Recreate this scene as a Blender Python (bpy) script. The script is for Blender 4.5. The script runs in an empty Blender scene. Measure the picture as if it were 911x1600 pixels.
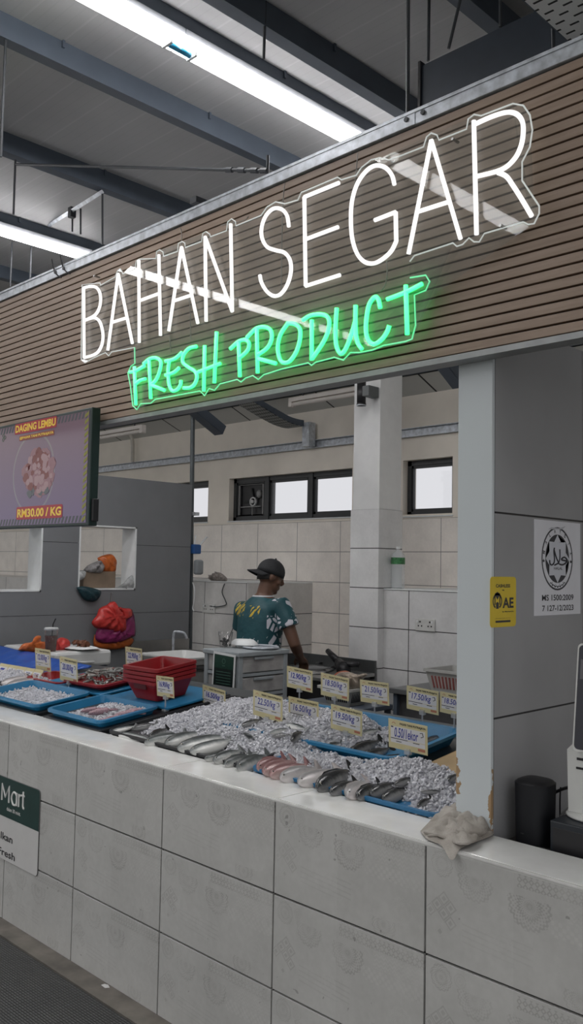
import bpy, bmesh, math, random
from mathutils import Vector, Matrix, Euler
random.seed(7)
C = bpy.context.scene.collection
PI = math.pi
# ------------------------------------------------------------------ camera
CAM = Vector((1.47475908, -2.0334219, 1.65351003))
YAW, PITCH, ROLL, FPX = 0.784607295, 0.0632934982, 0.0185804550, 1366.13798
def cam_axes():
    cy, sy = math.cos(YAW), math.sin(YAW)
    f = Vector((-sy*math.cos(PITCH), cy*math.cos(PITCH), math.sin(PITCH)))
    r = Vector((cy, sy, 0)); u = r.cross(f)
    return r*math.cos(ROLL)+u*math.sin(ROLL), u*math.cos(ROLL)-r*math.sin(ROLL), f
RX, UX, FX = cam_axes()
cd = bpy.data.cameras.new('camera'); cam = bpy.data.objects.new('camera', cd); C.objects.link(cam)
cam.matrix_world = Matrix(((RX.x, UX.x, -FX.x, CAM.x), (RX.y, UX.y, -FX.y, CAM.y), (RX.z, UX.z, -FX.z, CAM.z), (0, 0, 0, 1)))
cd.sensor_fit = 'VERTICAL'; cd.sensor_height = 24; cd.lens = 24*FPX/1600; cd.clip_start = .05; cd.clip_end = 200
bpy.context.scene.camera = cam
def ray(x, y): return FX + RX*((x-455.5)/FPX) - UX*((y-800)/FPX)
def at(x, y, X=None, Y=None, Z=None):
    d = ray(x, y)
    t = (X-CAM.x)/d.x if X is not None else (Y-CAM.y)/d.y if Y is not None else (Z-CAM.z)/d.z
    return CAM + d*t
SL = .12                                   # the fish display rises towards the back
def surf(Y): return .885 + SL*(Y-.2)
def sl(x, y, h=0):
    d = ray(x, y); t = (.885+h+SL*(CAM.y-.2)-CAM.z)/(d.z-SL*d.y)
    return CAM + d*t
# ------------------------------------------------------------------ materials
class G:
    """little node-graph writer"""
    def __init__(s, m): s.t = m.node_tree; s.n = s.t.nodes; s.l = s.t.links
    def new(s, k, **p):
        n = s.n.new(k)
        for a, b in p.items(): setattr(n, a, b)
        return n
    def put(s, sock, v):
        if hasattr(v, 'is_output'): s.l.new(v, sock)
        else: sock.default_value = v
    def m(s, op, a, b=0.0, c=0.0, clamp=False):
        n = s.new('ShaderNodeMath', operation=op, use_clamp=clamp)
        s.put(n.inputs[0], a); s.put(n.inputs[1], b); s.put(n.inputs[2], c); return n.outputs[0]
    def xyz(s, kind='Object'):
        n = s.new('ShaderNodeTexCoord'); q = s.new('ShaderNodeSeparateXYZ'); s.l.new(n.outputs[kind], q.inputs[0])
        return n.outputs[kind], q.outputs[0], q.outputs[1], q.outputs[2]
    def noise(s, vec, scale, detail=3, rough=.55):
        n = s.new('ShaderNodeTexNoise'); s.l.new(vec, n.inputs['Vector']); n.inputs['Scale'].default_value = scale
        n.inputs['Detail'].default_value = detail; n.inputs['Roughness'].default_value = rough; return n.outputs['Fac']
    def mix(s, f, a, b):
        n = s.new('ShaderNodeMix', data_type='RGBA'); s.put(n.inputs[0], f)
        for i, v in ((6, a), (7, b)): s.put(n.inputs[i], v if hasattr(v, 'is_output') else (*v, 1)[:4])
        return n.outputs[2]
    def ramp(s, f, stops):
        n = s.new('ShaderNodeValToRGB'); s.put(n.inputs[0], f); e = n.color_ramp.elements
        for i, (p, c) in enumerate(stops):
            q = e[i] if i < 2 else e.new(p)
            q.position = p; q.color = (*c, 1)
        return n.outputs[0]
    def bump(s, h, strength, dist=.01):
        n = s.new('ShaderNodeBump'); s.put(n.inputs['Height'], h); n.inputs['Strength'].default_value = strength
        n.inputs['Distance'].default_value = dist; return n.outputs[0]
def newmat(name):
    m = bpy.data.materials.new(name); m.use_nodes = True
    return m, G(m), m.node_tree.nodes['Principled BSDF']
def mat(name, col, rough=.6, metal=0, var=.12, scale=12, bump=0, spec=.5, trans=0, alpha=1, emit=0, coat=0, ecol=None):
    m, g, b = newmat(name)
    vec, x, y, z = g.xyz()
    n = g.noise(vec, scale)
    d = tuple(c*(1-var) for c in col); l = tuple(min(1, c*(1+var)) for c in col)
    c = g.ramp(n, [(.3, d), (.7, l)])
    g.put(b.inputs['Base Color'], c)
    b.inputs['Roughness'].default_value = rough; b.inputs['Metallic'].default_value = metal
    b.inputs['Specular IOR Level'].default_value = spec
    b.inputs['Transmission Weight'].default_value = trans; b.inputs['Alpha'].default_value = alpha
    b.inputs['Coat Weight'].default_value = coat
    if emit:
        b.inputs['Emission Color'].default_value = (*(ecol or col), 1); b.inputs['Emission Strength'].default_value = emit
    if bump: g.put(b.inputs['Normal'], g.bump(n, bump))
    return m
def clear_mat(name, tint=(1, 1, 1), ior=1.5, rough=.02, wav=0, wscale=2, cloud=0):
    """thin clear plastic or glass: see-through with a Fresnel sheen"""
    m = bpy.data.materials.new(name); m.use_nodes = True; g = G(m)
    for n in list(g.n): g.n.remove(n)
    o = g.new('ShaderNodeOutputMaterial'); t = g.new('ShaderNodeBsdfTransparent'); t.inputs[0].default_value = (*tint, 1)
    gl = g.new('ShaderNodeBsdfGlossy'); gl.inputs['Roughness'].default_value = rough
    lw = g.new('ShaderNodeLayerWeight'); lw.inputs[0].default_value = .5; f0 = ((ior-1)/(ior+1))**2
    fac = g.m('ADD', f0, g.m('MULTIPLY', g.m('POWER', lw.outputs['Facing'], 4.0), 1-f0))
    if wav:
        vec = g.xyz()[0]; nb = g.bump(g.noise(vec, wscale, 1), wav, .05)
        g.put(gl.inputs['Normal'], nb)
    mx = g.new('ShaderNodeMixShader'); g.l.new(fac, mx.inputs[0]); g.l.new(t.outputs[0], mx.inputs[1]); g.l.new(gl.outputs[0], mx.inputs[2])
    last = mx.outputs[0]
    if cloud:
        df = g.new('ShaderNodeBsdfDiffuse'); df.inputs[0].default_value = (*tint, 1)
        m2 = g.new('ShaderNodeMixShader'); m2.inputs[0].default_value = cloud
        g.l.new(last, m2.inputs[1]); g.l.new(df.outputs[0], m2.inputs[2]); last = m2.outputs[0]
    g.l.new(last, o.inputs[0]); return m
def groove_mat(name, col, lines, rough=.35, var=.1, scale=6, line_col=(.03, .03, .03), streak=False):
    """tiled wall: lines = [(axis, pitch, origin, width)...] thin dark joints in world metres"""
    m, g, b = newmat(name); vec, x, y, z = g.xyz(); ax = {'x': x, 'y': y, 'z': z}
    n = g.noise(vec, scale, 4); n2 = g.noise(vec, scale*7, 3)
    nn = g.m('ADD', g.m('MULTIPLY', n, .7), g.m('MULTIPLY', n2, .3))
    c = g.ramp(nn, [(.3, tuple(v*(1-var) for v in col)), (.7, tuple(min(1, v*(1+var)) for v in col))])
    tot = None
    for a, p, o, w in lines:
        f = g.m('FRACT', g.m('DIVIDE', g.m('SUBTRACT', ax[a], o-w/2), p))
        s = g.m('LESS_THAN', f, w/p)
        tot = s if tot is None else g.m('MAXIMUM', tot, s)
    c = g.mix(tot, c, line_col)
    g.put(b.inputs['Base Color'], c); b.inputs['Roughness'].default_value = rough
    g.put(b.inputs['Normal'], g.bump(g.m('SUBTRACT', 1.0, tot), .4, .004))
    return m
# ------------------------------------------------------------------ mesh building
class MB:
    def __init__(s): s.b = bmesh.new(); s.mi = 0; s.smooth = False
    def _fin(s, faces):
        for f in faces: f.material_index = s.mi; f.smooth = s.smooth
    def box(s, x0, x1, y0, y1, z0, z1, bev=0, M=None):
        v = [s.b.verts.new((x, y, z)) for z in (z0, z1) for y in (y0, y1) for x in (x0, x1)]
        F = [s.b.faces.new([v[i] for i in q]) for q in ((0, 2, 3, 1), (4, 5, 7, 6), (0, 1, 5, 4), (2, 6, 7, 3), (0, 4, 6, 2), (1, 3, 7, 5))]
        s._fin(F)
        if M: bmesh.ops.transform(s.b, matrix=M, verts=v)
        if bev:
            r = bmesh.ops.bevel(s.b, geom=list({e for f in F for e in f.edges}), offset=bev, segments=2, affect='EDGES', profile=.5)
            s._fin(r['faces'])
        return s
    def prism(s, pts, axis, a0, a1):
        """extrude a 2-D outline; axis names the extrusion direction"""
        def P(u, v, w): return {'x': (w, u, v), 'y': (u, w, v), 'z': (u, v, w)}[axis]
        A = [s.b.verts.new(P(u, v, a0)) for u, v in pts]; B = [s.b.verts.new(P(u, v, a1)) for u, v in pts]
        n = len(pts); F = []
        for i in range(n): F.append(s.b.faces.new((A[i], A[(i+1) % n], B[(i+1) % n], B[i])))
        c1 = s.b.faces.new(A[::-1]); c2 = s.b.faces.new(B); s._fin(F+[c1, c2])
        if n > 4:
            r = bmesh.ops.triangulate(s.b, faces=[c1, c2]); s._fin(r['faces'])
        return s
    def tube(s, path, r, seg=10, closed=False, caps=True):
        P = [Vector(p) for p in path]; n = len(P)
        R = r if isinstance(r, (list, tuple)) else [r]*n
        T = []
        for i in range(n):
            a = P[(i-1) % n] if (i or closed) else P[0]; b = P[(i+1) % n] if (i < n-1 or closed) else P[-1]
            d = b-a; T.append(d.normalized() if d.length > 1e-9 else Vector((0, 0, 1)))
        up = Vector((0, 0, 1)) if abs(T[0].z) < .9 else Vector((1, 0, 0))
        N = (up - T[0]*up.dot(T[0])).normalized(); rings = []
        for i in range(n):
            N = N - T[i]*N.dot(T[i])
            N = N.normalized() if N.length > 1e-6 else Vector((1, 0, 0))
            Bn = T[i].cross(N)
            rings.append([s.b.verts.new(P[i] + (N*math.cos(2*PI*k/seg) + Bn*math.sin(2*PI*k/seg))*R[i]) for k in range(seg)])
        F = []
        for i in range(n if closed else n-1):
            A, B = rings[i], rings[(i+1) % n]
            for k in range(seg): F.append(s.b.faces.new((A[k], A[(k+1) % seg], B[(k+1) % seg], B[k])))
        if caps and not closed: F.append(s.b.faces.new(rings[0][::-1])); F.append(s.b.faces.new(rings[-1]))
        s._fin(F); return s
    def lathe(s, prof, c=(0, 0, 0), seg=24, sx=1, sy=1):
        """prof = [(radius, height)...] turned about z"""
        rings = []
        for r, z in prof:
            if r < 1e-6: rings.append([s.b.verts.new((c[0], c[1], c[2]+z))])
            else: rings.append([s.b.verts.new((c[0]+sx*r*math.cos(2*PI*k/seg), c[1]+sy*r*math.sin(2*PI*k/seg), c[2]+z)) for k in range(seg)])
        F = []
        for A, B in zip(rings, rings[1:]):
            for k in range(seg):
                q = [A[k % len(A)], A[(k+1) % len(A)], B[(k+1) % len(B)], B[k % len(B)]]
                q = [v for i, v in enumerate(q) if v not in q[:i]]
                if len(q) > 2:
                    try: F.append(s.b.faces.new(q))
                    except ValueError: pass
        s._fin(F); return s
    def grid(s, fn, nu, nv, close_u=False):
        V = [[s.b.verts.new(fn(i/(nu if close_u else nu-1), j/(nv-1))) for j in range(nv)] for i in range(nu)]
        F = []
        for i in range(nu if close_u else nu-1):
            for j in range(nv-1):
                F.append(s.b.faces.new((V[i][j], V[(i+1) % nu][j], V[(i+1) % nu][j+1], V[i][j+1])))
        s._fin(F); return s
    def poly(s, pts):
        f = s.b.faces.new([s.b.verts.new(p) for p in pts]); s._fin([f])
        if len(pts) > 4: s._fin(bmesh.ops.triangulate(s.b, faces=[f])['faces'])
        return s
    def ball(s, c, r, sub=2, M=None):
        q = bmesh.ops.create_icosphere(s.b, subdivisions=sub, radius=1)
        rr = r if isinstance(r, (list, tuple)) else (r, r, r)
        bmesh.ops.scale(s.b, vec=rr, verts=q['verts'])
        if M: bmesh.ops.transform(s.b, matrix=M, verts=q['verts'])
        bmesh.ops.translate(s.b, vec=c, verts=q['verts'])
        s._fin({f for v in q['verts'] for f in v.link_faces}); return s
    def chunk(s, c, r, rnd):
        v = []
        for dx, dy, dz in ((-1, -1, -1), (1, -1, -1), (-1, 1, -1), (1, 1, -1), (-1, -1, 1), (1, -1, 1), (-1, 1, 1), (1, 1, 1)):
            v.append(Vector((dx*rnd.uniform(.35, 1), dy*rnd.uniform(.35, 1), dz*rnd.uniform(.35, .9)))*r)
        M = Euler((rnd.uniform(0, 6), rnd.uniform(0, 6), rnd.uniform(0, 6))).to_matrix()
        v = [s.b.verts.new(Vector(c)+M@q) for q in v]
        s._fin([s.b.faces.new([v[i] for i in q]) for q in ((0, 2, 3, 1), (4, 5, 7, 6), (0, 1, 5, 4), (2, 6, 7, 3), (0, 4, 6, 2), (1, 3, 7, 5))]); return s
def mesh_obj(name, mb, mats, parent=None, world=True, recalc=True):
    me = bpy.data.meshes.new(name)
    if recalc: bmesh.ops.recalc_face_normals(mb.b, faces=mb.b.faces[:])
    if parent is not None and world: bmesh.ops.transform(mb.b, matrix=wm(parent).inverted(), verts=mb.b.verts[:])
    mb.b.to_mesh(me); mb.b.free()
    for m in (mats if isinstance(mats, (list, tuple)) else [mats]): me.materials.append(m)
    o = bpy.data.objects.new(name, me); C.objects.link(o)
    if parent is not None: o.parent = parent
    return o
def wm(o):
    M = o.matrix_basis
    return wm(o.parent) @ M if o.parent else M.copy()
def tag(o, label, cat, group=None):
    o['label'] = label; o['category'] = cat
    if group: o['group'] = group
    return o
def thing(name, label, cat, loc=(0, 0, 0), rz=0, group=None):
    o = bpy.data.objects.new(name, None); C.objects.link(o); o.location = loc; o.rotation_euler = (0, 0, rz); o.empty_display_size = .05
    return tag(o, label, cat, group)
def solo(name, mb, mats, label, cat, group=None, origin=None):
    o = mesh_obj(name, mb, mats)
    if origin is not None: o.location = origin
    return tag(o, label, cat, group)
def struct(name, mb, mats):
    o = mesh_obj(name, mb, mats); o['kind'] = 'structure'; return o
def stuff(name, mb, mats, label, cat):
    o = mesh_obj(name, mb, mats); o['kind'] = 'stuff'; return tag(o, label, cat)
def copy_tree(o, parent=None):
    c = o.copy(); C.objects.link(c)
    if parent is not None: c.parent = parent
    for ch in list(o.children): copy_tree(ch, c)
    return c
def smooth_path(P, n=6):
    """Catmull-Rom through the points"""
    P = [Vector(p) for p in P]; out = []
    for i in range(len(P)-1):
        a = P[max(i-1, 0)]; b = P[i]; c = P[i+1]; d = P[min(i+2, len(P)-1)]
        for k in range(n):
            t = k/n
            out.append(.5*((2*b)+(c-a)*t+(2*a-5*b+4*c-d)*t*t+(3*b-a-3*c+d)*t**3))
    out.append(P[-1]); return out
class Plane:
    """a flat surface: origin, right, up, outward normal"""
    def __init__(s, o, u, v, n): s.o, s.u, s.v, s.n = Vector(o), Vector(u), Vector(v), Vector(n)
    def p(s, a, b, h=0): return s.o + s.u*a + s.v*b + s.n*h
    def M(s): return Matrix(((s.u.x, s.v.x, s.n.x, s.o.x), (s.u.y, s.v.y, s.n.y, s.o.y), (s.u.z, s.v.z, s.n.z, s.o.z), (0, 0, 0, 1)))
def text(name, txt, pl, a0, a1, b0, b1, h, material, parent, bold=.0, shear=0, keep=False):
    """lettering fitted to the box a0..a1, b0..b1 on a plane, lying h above it"""
    cu = bpy.data.curves.new(name, 'FONT'); cu.body = txt; cu.size = 1; cu.offset = bold; cu.shear = shear; cu.extrude = .0; cu.resolution_u = 3
    tmp = bpy.data.objects.new(name, cu); C.objects.link(tmp)
    bpy.context.view_layer.update()
    me = bpy.data.meshes.new_from_object(tmp.evaluated_get(bpy.context.evaluated_depsgraph_get()))
    bpy.data.objects.remove(tmp); bpy.data.curves.remove(cu)
    xs = [v.co.x for v in me.vertices]; ys = [v.co.y for v in me.vertices]
    x0, x1, y0, y1 = min(xs), max(xs), min(ys), max(ys)
    W = wm(parent).inverted()
    for v in me.vertices:
        v.co = W @ pl.p(a0+(v.co.x-x0)/(x1-x0)*(a1-a0), b0+(v.co.y-y0)/(y1-y0)*(b1-b0), h)
    me.materials.clear(); me.materials.append(material)
    o = bpy.data.objects.new(name, me); C.objects.link(o); o.parent = parent
    return o
def rrect(a0, a1, b0, b1, r, n=5):
    P = []
    for cx, cy, t0 in ((a1-r, b1-r, 0), (a0+r, b1-r, 90), (a0+r, b0+r, 180), (a1-r, b0+r, 270)):
        for k in range(n+1):
            t = math.radians(t0+90*k/n); P.append((cx+r*math.cos(t), cy+r*math.sin(t)))
    return P
def flat(mb, pl, pts, h0, h1):
    """outline on a plane with thickness"""
    n = len(pts); A = [mb.b.verts.new(pl.p(u, v, h0)) for u, v in pts]; B = [mb.b.verts.new(pl.p(u, v, h1)) for u, v in pts]
    F = [mb.b.faces.new((A[i], A[(i+1) % n], B[(i+1) % n], B[i])) for i in range(n)]
    c1 = mb.b.faces.new(A[::-1]); c2 = mb.b.faces.new(B); mb._fin(F+[c1, c2])
    if n > 4: mb._fin(bmesh.ops.triangulate(mb.b, faces=[c1, c2])['faces'])
    return mb
def ring_on(mb, pl, ca, cb, ra, rb, wa, wb, h0, h1, n=40, t0=0, t1=2*PI):
    full = abs(t1-t0-2*PI) < 1e-6
    k = n if full else n+1
    def q(i, s, h): t = t0+(t1-t0)*i/n; return pl.p(ca+(ra-wa*s)*math.cos(t), cb+(rb-wb*s)*math.sin(t), h)
    V = [[mb.b.verts.new(q(i, s, h)) for (s, h) in ((0, h0), (0, h1), (1, h1), (1, h0))] for i in range(k)]
    F = []
    for i in range(n):
        a, b = V[i], V[(i+1) % k]
        for j in range(4): F.append(mb.b.faces.new((a[j], b[j], b[(j+1) % 4], a[(j+1) % 4])))
    mb._fin(F); return mb
ordw = ['first', 'second', 'third', 'fourth', 'fifth', 'sixth', 'seventh', 'eighth', 'ninth', 'tenth', 'eleventh', 'twelfth', 'thirteenth', 'fourteenth', 'fifteenth', 'sixteenth', 'seventeenth', 'eighteenth', 'nineteenth', 'twentieth']
LAMP_E, SKY_E, EXPO = 14.0, .54, 0.6
# ------------------------------------------------------------------ shared materials
M_white = mat('white_paint', (.72, .74, .74), .55, var=.05)
M_pillar = mat('pillar_paint', (.60, .65, .67), .5, var=.05)
M_beige = mat('cream_wall_paint', (.86, .80, .71), .7, var=.05, scale=3)
M_black = mat('black_plastic', (.012, .012, .014), .4, var=.1)
M_dark = mat('dark_steel', (.078, .097, .124), .5, var=.12, scale=4)
M_galv = mat('galvanised_steel', (.50, .53, .57), .4, .35, var=.28, scale=26)
M_steel = mat('stainless_steel', (.42, .42, .41), .3, .85, var=.12, scale=5)
M_rod = mat('grey_rod', (.05, .054, .06), .5, .2)
M_text = mat('black_print', (.012, .012, .014), .6, var=.02)
M_wtext = mat('white_print', (.8, .8, .78), .6, var=.02)
# ------------------------------------------------------------------ floor, roof, walls
def floor_mat():
    m, g, b = newmat('concrete_floor'); vec, x, y, z = g.xyz()
    n = g.m('ADD', g.m('MULTIPLY', g.noise(vec, 3, 5), .6), g.m('MULTIPLY', g.noise(vec, 60, 3), .4))
    g.put(b.inputs['Base Color'], g.ramp(n, [(.3, (.12, .12, .11)), (.7, (.22, .215, .2))]))
    b.inputs['Roughness'].default_value = .6; g.put(b.inputs['Normal'], g.bump(n, .25)); return m
struct('floor', MB().box(-14, 6, -9, 4.5, -.1, 0), floor_mat())
def roof_mat():
    m, g, b = newmat('roof_sheet'); vec, x, y, z = g.xyz()
    n = g.noise(vec, 1.5, 3)
    f = g.m('FRACT', g.m('DIVIDE', y, .22)); line = g.m('LESS_THAN', f, .05)
    f2 = g.m('FRACT', g.m('DIVIDE', y, .055)); l2 = g.m('LESS_THAN', f2, .12)
    c = g.ramp(n, [(.3, (.38, .38, .385)), (.7, (.44, .44, .44))])
    c = g.mix(g.m('MULTIPLY', line, .2), c, (.7, .7, .7)); c = g.mix(g.m('MULTIPLY', l2, .06), c, (.1, .1, .1))
    g.put(b.inputs['Base Color'], c); b.inputs['Roughness'].default_value = .55; return m
M_roof = roof_mat()
struct('ceiling', MB().box(-14, 6, -6.5, 2.1, 4.13, 4.2), M_roof)
rb = MB().prism([(2.1, 4.13), (4.5, 3.154), (4.5, 3.23), (2.1, 4.2)], 'x', -14, 6)
mc, gc, bc = newmat('soffit_board'); vec, x, y, z = gc.xyz()
f = gc.m('FRACT', gc.m('DIVIDE', gc.m('ADD', x, 6.74), 1.225)); ln = gc.m('LESS_THAN', f, .016)
gc.put(bc.inputs['Base Color'], gc.mix(ln, (.55, .55, .52), (.02, .02, .02))); bc.inputs['Roughness'].default_value = .7
struct('ceiling_soffit', rb, mc)
struct('ceiling_beam_eaves', MB().box(-14, 6, 4.0, 4.05, 3.345, 3.46).box(-14, 6, 3.98, 4.05, 3.345, 3.355), M_dark)
for i, (x2, zb, w) in enumerate(((-.49, 4.02, .07), (-1.235, 4.02, .068), (-1.57, 4.05, .06), (-2.155, 4.02, .064), (-3.18, 4.02, .07), (-4.285, 4.03, .07), (-5.33, 4.03, .07), (.3, 4.02, .07), (-6.4, 4.03, .07))):
    mb = MB().box(x2-.008, x2, -6.4, 2.05, zb, 4.13).box(x2-w, x2+.001, -6.4, 2.05, zb-.006, zb+.004).box(x2-w, x2-w+.006, -6.4, 2.05, zb, zb+.02)
    for yy in [q*.9-3.6 for q in range(7)]: mb.box(x2-.012, x2+.012, yy, yy+.012, 4.095, 4.13)
    struct('ceiling_beam', mb, M_dark)
# cross brace, hangers and sloping tie between the beams
def rod(label, a, b, r=.008, group=None):
    return solo('hanger_rod', MB().tube([a-a, b-a], r, 8), M_rod, label, 'rod', group, origin=a)
for lab, t, b_, kw in (
    ('long thin steel hanger rod at the far left edge of the roof', (9, 62), (1, 245), dict(X=-2.17)),
    ('hanger rod above the left tube light, nearest the frame edge', (24, 250), (21, 335), dict(X=-3.2)),
    ('hanger rod dropping from the third roof beam down to the sign top', (160, 303), (160, 382), dict(X=-3.2)),
    ('short hanger rod just left of the long rod near the sign top', (126, 326), (126, 366), dict(X=-3.7)),
    ('short hanger rod beside the clamp of the sloping roof tie', (113, 330), (113, 362), dict(X=-3.9)),
    ('lower hanger rod under the left tube light', (19, 378), (16, 448), dict(X=-4.6)),
    ('thin rod under the middle of the left tube light', (49, 385), (47, 436), dict(X=-4.5)),
    ('hanger rod crossing the bright tube light at top centre', (415, 0), (412, 92), dict(X=-1.24)),
    ('tall hanger rod bolted to the galvanised rail left of the dark duct', (638, -40), (637, 183), dict(Y=.3)),
    ('hanger rod holding the left end of the dark duct', (671, -30), (669, 95), dict(Y=.9)),
    ('slanting hanger rod above the dark duct', (724, -20), (701, 76), dict(Y=.9)),
    ('hanger rod holding the middle of the dark duct', (782, -20), (782, 42), dict(Y=.9)),
    ('short bolt rod in front of the right end of the dark duct', (864, 45), (865, 78), dict(Y=.5))):
    rod(lab, at(*t, **kw), at(*b_, **kw), .0065)
a, b_ = at(25, 257, X=-3.2), at(418, 267, Y=.55)
t = thing('brace_rod', 'long thin cross brace rod with turnbuckle under the roof', 'rod', a)
mesh_obj('rod', MB().tube([a, b_], .008, 8), M_rod, t)
d = (b_-a); mb = MB()
for q in (.88, .92, .96, .99): mesh_obj('turnbuckle', MB().tube([a+d*q-d.normalized()*.02, a+d*q+d.normalized()*.02], .013, 8), M_rod, t)
mesh_obj('end_pin', MB().tube([b_+Vector((0, 0, .07)), b_-Vector((0, 0, .09))], .008, 6), M_rod, t)
a, b_ = at(76, 352, X=-4.27), at(159, 300, X=-3.2)
t = thing('roof_tie', 'sloping grey steel angle tie between two roof beams', 'tie bar', a)
mb = MB(); mb.tube([a, b_], .016, 4); mesh_obj('bar', mb, M_galv, t)
mb = MB(); q = a.lerp(b_, .48); mb.box(q.x-.02, q.x+.02, q.y-.02, q.y+.02, q.z-.05, q.z+.02); mesh_obj('clamp', mb, M_rod, t)

# back wall with its windows
YB = 4.3
WIN = [(-8.9, -6.19, 2.15, 2.625), (-5.83, -4.03, 2.15, 2.62), (-3.42, -2.88, 2.135, 2.645)]
lo = groove_mat('back_wall_tiles', (.84, .79, .73), [('x', .587, -4.162, .006), ('z', .298, 1.515, .006)], .35, .1, line_col=(.2, .19, .18))
struct('wall_back', MB().box(-14, 4, YB-.012, YB+.2, 0, 2.111), lo)
mb = MB(); xs = -14
mb.box(-14, 4, YB, YB+.2, 2.111, 2.15)
for x0, x1, z0, z1 in WIN:
    mb.box(xs, x0, YB, YB+.2, 2.15, 3.3); xs = x1
    mb.box(x0, x1, YB, YB+.2, z1, 3.3)
mb.box(xs, 4, YB, YB+.2, 2.15, 3.3)
struct('wall_back_upper', mb, M_beige)
M_frame = mat('window_frame_dark', (.035, .038, .04), .4, var=.1)
M_glass = clear_mat('window_glass', (.97, .98, 1), 1.45)
def window(n, x0, x1, z0, z1, mull, pane=True):
    t = bpy.data.objects.new('window_%d' % n, None); C.objects.link(t); t.location = (x0, YB, z0); t['kind'] = 'structure'
    w = .045; y0, y1 = YB+.07, YB+.12
    mb = MB().box(x0, x1, y0, y1, z0, z0+w).box(x0, x1, y0, y1, z1-w, z1).box(x0, x0+w, y0, y1, z0, z1).box(x1-w, x1, y0, y1, z0, z1)
    for m in mull: mb.box(m-.032, m+.032, y0-.01, y1, z0, z1)
    mesh_obj('window_frame', mb, M_frame, t)
    e = [x0]+list(mull)+[x1]
    mb = MB()
    for a, b in zip(e, e[1:]):
        ww = .03
        for q in ((a+.03, b-.03, z0+.04, z0+.07), (a+.03, b-.03, z1-.07, z1-.04), (a+.03, a+.06, z0+.04, z1-.04), (b-.06, b-.03, z0+.04, z1-.04)):
            mb.box(q[0], q[1], y0+.01, y1-.01, q[2], q[3])
    mesh_obj('window_sash', mb, M_frame, t)
    for a, b in zip(e, e[1:]):
        if pane and not (n == 2 and a == e[0]): mesh_obj('pane', MB().box(a+.04, b-.04, y1-.03, y1-.024, z0+.05, z1-.05), M_glass, t)
    mesh_obj('window_sill', MB().box(x0-.01, x1+.01, YB-.01, YB+.2, z0-.012, z0), M_white, t)
window(1, *WIN[0], (-8.0, -7.1)); window(2, *WIN[1], (-5.29, -4.645)); window(3, *WIN[2], ())
# extractor fan boxed into the left pane of the long window
t = thing('exhaust_fan', 'dark square exhaust fan fitted in the left pane of the long window', 'fan', (-5.56, YB+.1, 2.38))
M_fan = mat('fan_grey', (.3, .3, .3), .5, .3)
mesh_obj('housing', MB().box(-5.77, -5.35, YB+.11, YB+.25, 2.2, 2.57), M_black, t)
mb = MB()
for q in ((-5.76, -5.36, 2.205, 2.22), (-5.76, -5.36, 2.545, 2.56), (-5.76, -5.745, 2.2, 2.56), (-5.375, -5.36, 2.2, 2.56)): mb.box(q[0], q[1], YB+.08, YB+.1, q[2], q[3])
mesh_obj('guard_frame', mb, M_fan, t)
mb = MB(); PF = Plane((-5.53, YB+.1, 2.36), (1, 0, 0), (0, 0, 1), (0, -1, 0))
ring_on(mb, PF, 0, 0, .05, .05, .012, .012, 0, .02, 20); ring_on(mb, PF, 0, 0, .018, .018, .018, .018, 0, .03, 12)
mesh_obj('hub', mb, mat('fan_hub', (.6, .6, .6), .4), t)
mb = MB()
for k in range(5):
    an = k*2*PI/5+.3; u = Vector((math.cos(an), 0, math.sin(an))); v = Vector((-math.sin(an), 0, math.cos(an))); c = Vector((-5.53, YB+.095, 2.36))
    mb.poly([c+u*.05, c+u*.15+v*.03, c+u*.155+v*.08+Vector((0, .02, 0)), c+u*.06+v*.045+Vector((0, .02, 0))])
mesh_obj('blades', mb, M_frame, t)
mb = MB(); mb.box(-5.72, -5.4, YB+.075, YB+.09, 2.3, 2.31); mb.box(-5.535, -5.525, YB+.075, YB+.09, 2.21, 2.3)
mb.ball((-5.43, YB+.085, 2.44), (.035, .03, .045), 2); mesh_obj('motor_bracket', mb, M_fan, t)
# galvanised rail along the wall, conduit, ceiling lights inside the stall
t = thing('wall_rail', 'galvanised steel channel rail running along the cream back wall', 'rail', (-5, YB, 2.88))
mb = MB().box(-13, 3, YB-.045, YB, 2.85, 2.855).box(-13, 3, YB-.045, YB, 2.925, 2.93).box(-13, 3, YB-.006, YB, 2.85, 2.93)
for q in range(40): mb.box(-12+q*.37, -11.97+q*.37, YB-.012, YB-.005, 2.88, 2.895)
mesh_obj('channel', mb, M_galv, t)
p = at(481, 680, Y=4.2)
mesh_obj('bracket', MB().box(p.x-.05, p.x+.045, 4.17, 4.26, 2.86, 3.1), M_galv, t)
c0 = at(207, 722, Y=4.22); c1 = at(207, 690, Y=4.22)
solo('conduit_pipe', MB().tube(smooth_path([c0-c0, c1-c0, c1-c0+Vector((-.06, -.03, .1)), c1-c0+Vector((-.35, -.1, .17))], 5), .022, 8), mat('conduit_cream', (.5, .47, .42), .5), 'cream bent conduit pipe rising from the wall rail', 'pipe', origin=c0)
M_tubeoff = mat('unlit_tube_cover', (.62, .58, .54), .4, var=.04)
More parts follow.
